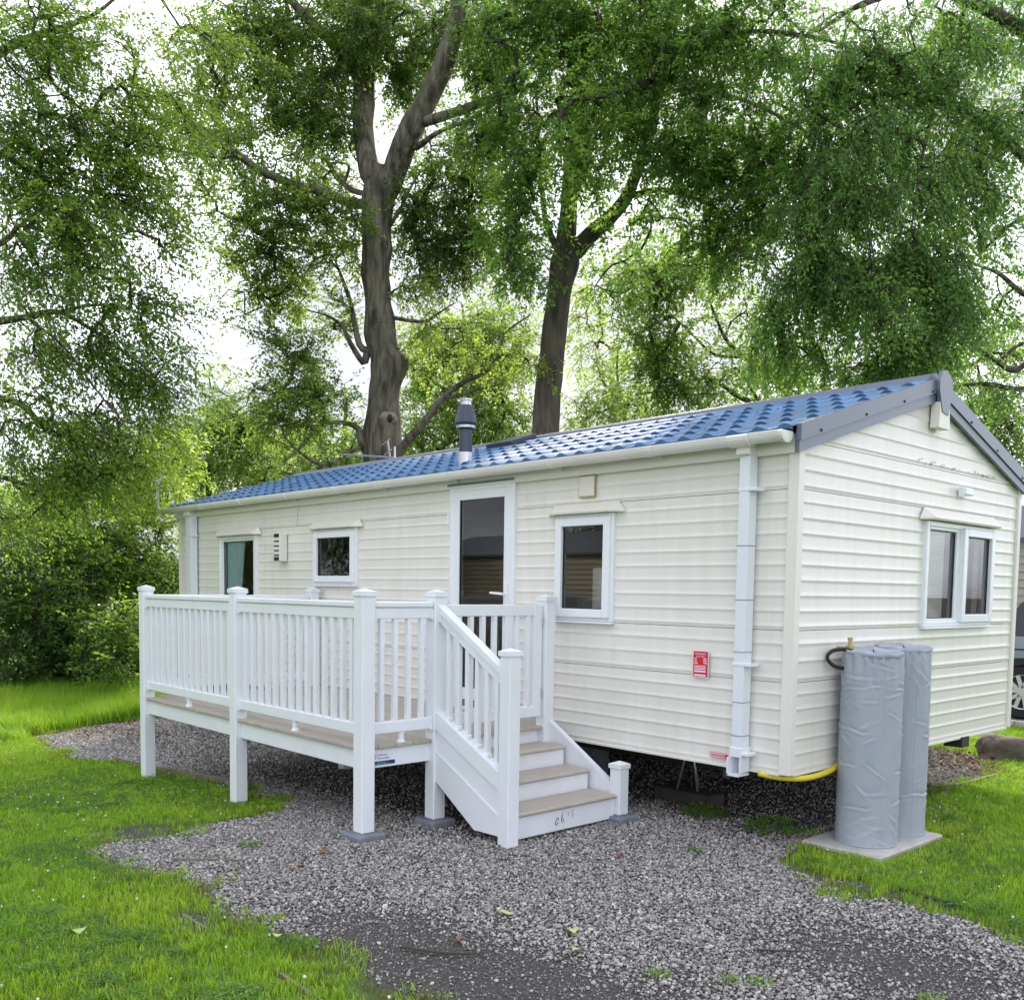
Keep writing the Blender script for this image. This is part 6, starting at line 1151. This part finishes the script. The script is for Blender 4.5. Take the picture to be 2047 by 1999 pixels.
for i in range(6):
    bm = bmesh.new(); bmesh.ops.create_icosphere(bm, subdivisions=1, radius=1.0); rs = np.random.default_rng(70 + i); sq = np.array([1, rs.uniform(.6, .9), rs.uniform(.45, .7)])
    for v_ in bm.verts: v_.co = Vector(np.array(v_.co) * sq * (1 + rs.uniform(-.22, .22)))
    me_ = bpy.data.meshes.new('stone'); bm.to_mesh(me_); bm.free(); me_.materials.append(SM); stones.append(bpy.data.objects.new('stone', me_))
rs = np.random.default_rng(5)
def cand(n, u0, u1, v0, v1): return rs.uniform(u0, u1, n), rs.uniform(v0, v1, n)
CAMP = np.array([-3.26, -5.42])
def in_view(u, v, pad=.06):
    d_ = np.stack([u + 3.2609, v + 5.4196], -1); f_ = d_ @ np.array([.7336, .6759]); x = d_ @ np.array([-.6767, .7361]); return (f_ > 3.0) & (np.abs(x) < f_ * (.5355 + pad) + .2)
u, v = cand(860000, -3.5, 9.8, -4.3, 5.3)
ins = inside(GRAVEL, u, v); dE = edge_dist(GRAVEL, u, v); lm = lawn_mask(u, v)
dn = np.where(ins, 1.0, 0) * (1 - lm)
patch = fbm2(u, v, .9, 4.0); fine = fbm2(u, v, 4.0, 6.0)
# thin, earthy places: near the camera along the wheel line, at the rim; under floor and deck also to deepen the shade
near_ = np.clip(1.15 - np.hypot((u + .25) / 1.25, (v + 2.85) / .55), 0, 1) * 1.6 + np.clip(1.2 - np.hypot((u + 1.35) / .9, (v + 1.25) / .6), 0, 1) * .9 + np.clip(1.0 - np.hypot((u + 1.2) / 1.2, (v + 2.6) / .8), 0, 1) * 1.0
band = np.abs((u - .5) * (-1.75) + (v + 2.95) * 2.4) / 2.97; near_ = near_ + .75 * np.exp(-(band / .34) ** 2) * np.clip(1.3 - np.abs(u + .6) / 1.5, 0, 1)
thin = np.clip(near_ * (.35 + patch * .9) - .12, 0, .86)
under = np.clip((v + .1) / .8, 0, 1) * ((u > .2) & (u < 9)) * .85; under = np.maximum(under, np.clip((v + 1.75) / .7, 0, 1) * ((u > 1.5) & (u < 9)) * np.clip(1.15 - (u - 2) * .10, .3, .9))  # stones thinned to bare dark soil, deepening the shade under deck and caravan
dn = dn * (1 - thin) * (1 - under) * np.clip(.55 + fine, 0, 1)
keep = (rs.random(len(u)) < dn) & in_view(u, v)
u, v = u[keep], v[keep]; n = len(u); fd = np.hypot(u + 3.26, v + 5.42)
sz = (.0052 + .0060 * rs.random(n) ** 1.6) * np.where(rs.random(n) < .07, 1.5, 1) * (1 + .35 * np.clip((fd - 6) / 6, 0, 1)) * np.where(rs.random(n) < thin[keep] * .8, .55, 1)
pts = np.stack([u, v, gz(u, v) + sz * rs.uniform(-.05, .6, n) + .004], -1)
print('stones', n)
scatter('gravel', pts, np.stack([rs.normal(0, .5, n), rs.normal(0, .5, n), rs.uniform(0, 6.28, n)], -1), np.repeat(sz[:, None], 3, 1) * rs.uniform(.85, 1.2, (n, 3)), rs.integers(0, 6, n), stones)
u, v = cand(300000, -3.5, 6.5, -4.2, 2.0); fd = np.hypot(u + 3.26, v + 5.42)
keep = (rs.random(len(u)) < (1 - lawn_mask(u, v)) * np.clip(fbm2(u, v, 3.0, 2.0) * 1.5 - .2, 0, 1) * np.clip(1.5 - fd / 9, 0, 1)) & in_view(u, v) & (inside(GRAVEL, u, v) | (edge_dist(GRAVEL, u, v) < .25))
u, v = u[keep], v[keep]; n = len(u); sz = .0018 + .0036 * rs.random(n) ** 2.5; print('grit', n)
scatter('grit', np.stack([u, v, gz(u, v) + sz * .3], -1), np.stack([rs.normal(0, .5, n), rs.normal(0, .5, n), rs.uniform(0, 6.28, n)], -1), np.repeat(sz[:, None], 3, 1), rs.integers(0, 6, n), [o.copy() for o in stones])
# grass
def grass_mat(name, cols, tr=.35):
    m = bpy.data.materials.new(name); m.use_nodes = True; t = m.node_tree; t.nodes.clear(); o = t.nodes.new('ShaderNodeOutputMaterial')
    oi = t.nodes.new('ShaderNodeObjectInfo'); n1 = t.nodes.new('ShaderNodeTexNoise'); n1.inputs['Scale'].default_value = .9; n1.inputs['Detail'].default_value = 4; t.links.new(oi.outputs['Location'], n1.inputs['Vector'])
    ad = t.nodes.new('ShaderNodeMath'); ad.operation = 'MULTIPLY_ADD'; ad.inputs[1].default_value = .35; t.links.new(oi.outputs['Random'], ad.inputs[0])
    mr = t.nodes.new('ShaderNodeMapRange'); mr.inputs['From Min'].default_value = .3; mr.inputs['From Max'].default_value = .7; mr.inputs['To Max'].default_value = .65; t.links.new(n1.outputs['Fac'], mr.inputs['Value']); t.links.new(mr.outputs['Result'], ad.inputs[2])
    r = t.nodes.new('ShaderNodeValToRGB'); e = r.color_ramp.elements; e[0].color = (*cols[0], 1); e[1].color = (*cols[-1], 1)
    for i, c_ in enumerate(cols[1:-1]): k = e.new((i + 1) / (len(cols) - 1)); k.color = (*c_, 1)
    t.links.new(ad.outputs[0], r.inputs['Fac']); d = t.nodes.new('ShaderNodeBsdfPrincipled'); d.inputs['Roughness'].default_value = .5; d.inputs['Specular IOR Level'].default_value = .3; tl = t.nodes.new('ShaderNodeBsdfTranslucent')
    t.links.new(r.outputs['Color'], d.inputs['Base Color']); t.links.new(r.outputs['Color'], tl.inputs['Color']); x = t.nodes.new('ShaderNodeMixShader'); x.inputs['Fac'].default_value = tr
    t.links.new(d.outputs[0], x.inputs[1]); t.links.new(tl.outputs[0], x.inputs[2]); t.links.new(x.outputs[0], o.inputs['Surface']); return m
GM = grass_mat('lawn_blade', [(.15, .33, .024), (.25, .46, .030), (.36, .55, .040), (.48, .58, .075)])
DM = grass_mat('dry_blade', [(.16, .20, .03), (.24, .25, .06)])
def tuft(seed, n, h, rad, w_, lean=.5):
    rs2 = np.random.default_rng(seed); m_ = MB()
    for i in range(n):
        a = rs2.uniform(0, 6.28); d = rad * math.sqrt(rs2.random()); x, y = d * math.cos(a), d * math.sin(a); b_ = rs2.uniform(0, 6.28); ll = h * rs2.uniform(.55, 1.15); ln = lean * rs2.uniform(.2, 1.2) * ll; dx, dy = math.cos(b_), math.sin(b_); px, py = -dy * w_ / 2, dx * w_ / 2
        m_.add([(x - px, y - py, -.008), (x + px, y + py, -.008), (x + dx * ln * .35 + px * .8, y + dy * ln * .35 + py * .8, ll * .6), (x + dx * ln * .35 - px * .8, y + dy * ln * .35 - py * .8, ll * .6), (x + dx * ln, y + dy * ln, ll * .95)], [(0, 1, 2, 3), (3, 2, 4)])
    return m_
short = [src('tuft', tuft(i, 16, .038, .045, .0042, .8), GM, None) for i in range(5)] + [src('tuft', tuft(9, 12, .035, .045, .004, .9), DM, None)]
longs = [src('long_tuft', tuft(20 + i, 16, .22, .07, .0065, .55), GM, None) for i in range(4)]
u, v = cand(150000, -3.5, 13, -5.6, 7.6)
lm = lawn_mask(u, v); fd = np.hypot(u + 3.26, v + 5.42)
thinn = np.clip(1.25 - .065 * fd, .3, 1)
keep = (rs.random(len(u)) < lm * thinn * np.clip(.55 + fbm2(u, v, 2.2, 8.0) * .8, 0, 1)) & in_view(u, v) & (fd > 3.2) & ~((u > -.56) & (u < .14) & (v > .27) & (v < 1.31)) & ~((u > .6) & (v > -1.0) & (v < 4.0) & (u < 9.3))
u, v = u[keep], v[keep]; n = len(u); fd = fd[keep]
hgt = (.75 + .7 * fbm2(u, v, 1.1, 12.0)) * np.where((u > 2.9) & (v < -1.4) & (u < 6), .8, 1.0) * (1 + .35 * np.clip((fd - 6) / 5, 0, 1))
sc = np.stack([1 + .45 * np.clip((fd - 5) / 5, 0, 1), 1 + .45 * np.clip((fd - 5) / 5, 0, 1), hgt], -1) * rs.uniform(.8, 1.2, (n, 1))
print('tufts', n)
dry = rs.random(n) < .06 + .5 * np.exp(-(edge_dist(GRAVEL, u, v) / .12) ** 2)
scatter('grass', np.stack([u, v, gz(u, v)], -1), np.stack([rs.normal(0, .12, n), rs.normal(0, .12, n), rs.uniform(0, 6.28, n)], -1), sc, np.where(dry, 5, rs.integers(0, 5, n)), short)
# long grass on the bank by the hedge
u, v = cand(26000, 7.2, 13.5, -4.2, .6)
keep = in_view(u, v) & (lawn_mask(u, v) > .6) & (edge_dist(GRAVEL, u, v) > .12) & (rs.random(len(u)) < np.clip((u + .45 * v - 7.6) / 1.2, 0, 1))
u, v = u[keep], v[keep]; n = len(u)
scatter('long_grass', np.stack([u, v, gz(u, v)], -1), np.stack([rs.normal(0, .12, n), rs.normal(0, .12, n), rs.uniform(0, 6.28, n)], -1), np.stack([np.full(n, 1.2), np.full(n, 1.2), rs.uniform(.5, 1.4, n) * np.clip(.4 + (u - 8) * .3, .4, 1.4)], -1), rs.integers(0, 4, n), longs)
# clover heads and daisies in the lawn
fm = MB(); fm.lathe([(.003, .030), (.0055, .033), (.005, .038), (.002, .040)], (0, 0, 0), 6); fs1 = src('clover_head', fm, mat('clover_white', (.72, .70, .66), .7))
u, v = cand(2600, -2.5, 9, -5.2, 6.5); cl_ = fbm2(u, v, 1.6, 15.0)
keep = (lawn_mask(u, v) > .8) & in_view(u, v) & (cl_ > .48) & (rs.random(len(u)) < .7) & ~((u > .3) & (v > -1.2)); u, v = u[keep], v[keep]; n = len(u); print('clover', n)
scatter('clover_flowers', np.stack([u, v, gz(u, v)], -1), np.zeros((n, 3)), np.repeat(rs.uniform(.7, 1.3, (n, 1)), 3, 1), np.zeros(n), [fs1])
# clover leaves: small round leaflets among the blades
ck = MB()
for i in range(7):
    a = i * 2.4; d = .012 * i ** .5 * 1.6; x, y = d * math.cos(a), d * math.sin(a); z = .022 + .004 * (i % 3)
    for k in range(3):
        b_ = a + k * 2.094; ck.add([(x, y, z), (x + .010 * math.cos(b_ - .5), y + .010 * math.sin(b_ - .5), z + .003), (x + .014 * math.cos(b_), y + .014 * math.sin(b_), z + .001), (x + .010 * math.cos(b_ + .5), y + .010 * math.sin(b_ + .5), z + .003)], [(0, 1, 2, 3)])
CLM = grass_mat('clover_leaf', [(.06, .17, .02), (.11, .25, .035)], .25); cks = src('clover_leaf', ck, CLM, None)
u, v = cand(16000, -2.5, 6.5, -5.2, 2.5); keep = (lawn_mask(u, v) > .75) & in_view(u, v) & (fbm2(u, v, 1.3, 18.0) > .5) & ~((u > .3) & (v > -1.2)) & ~((u > -.58) & (u < .14) & (v > .24) & (v < 1.33)); u, v = u[keep], v[keep]; n = len(u)
scatter('clover', np.stack([u, v, gz(u, v)], -1), np.stack([np.zeros(n), np.zeros(n), rs.uniform(0, 6.28, n)], -1), np.repeat(rs.uniform(.8, 1.4, (n, 1)), 3, 1), np.zeros(n), [cks])
# brown leaf mulch at the two far edges of the gravel
lm_ = MB(); lm_.add([(0, 0, 0), (.5, .24, .08), (1, 0, .02), (.5, -.24, .1)], [(0, 1, 2, 3)])
mu = src('mulch_leaf', lm_, mat('mulch_brown', (.15, .085, .05), .8, rand=.45), None)
u = np.concatenate([rs.normal(9.1, .5, 520), rs.normal(.75, .42, 620)]); v = np.concatenate([rs.normal(-.95, .42, 520), rs.normal(4.45, .42, 620)]); n = len(u)
scatter('leaf_mulch', np.stack([u, v, gz(u, v) + .018], -1), np.stack([rs.normal(0, .4, n), rs.normal(0, .4, n), rs.uniform(0, 6.28, n)], -1), np.repeat(rs.uniform(.03, .075, (n, 1)), 3, 1), np.zeros(n), [mu])
# isolated grass tufts on the drive at the front
for (uu, vv_, lab) in ((-.95, -1.99, 'small green grass tuft in the gravel at the bottom, left of the pair'), (-1.06, -1.93, 'bright grass tuft at the bottom edge of the drive'), (-1.62, -1.52, 'grass tuft at the bottom right of the drive'), (-.72, -2.18, 'tiny grass tuft low in the foreground, leftmost of its row')):
    m_ = tuft(int(abs(uu * 100)), 46, .045, .055, .004, .9); m_.v = [(a0 + uu, a1 + vv_, a2) for a0, a1, a2 in m_.v]; o = m_.build('grass_tuft', M['weed'], loc=(uu, vv_, 0), recalc=False)
    a_ = o.data.attributes.new('tint', 'FLOAT', 'POINT'); a_.data.foreach_set('value', np.random.default_rng(2).uniform(.4, 1, len(o.data.vertices)).astype(np.float32)); tag(o, lab, 'grass tuft', 'grass tufts on the drive')
SC.cycles.max_bounces = 8; SC.cycles.transparent_max_bounces = 12; SC.cycles.diffuse_bounces = 4; SC.cycles.use_denoising = True
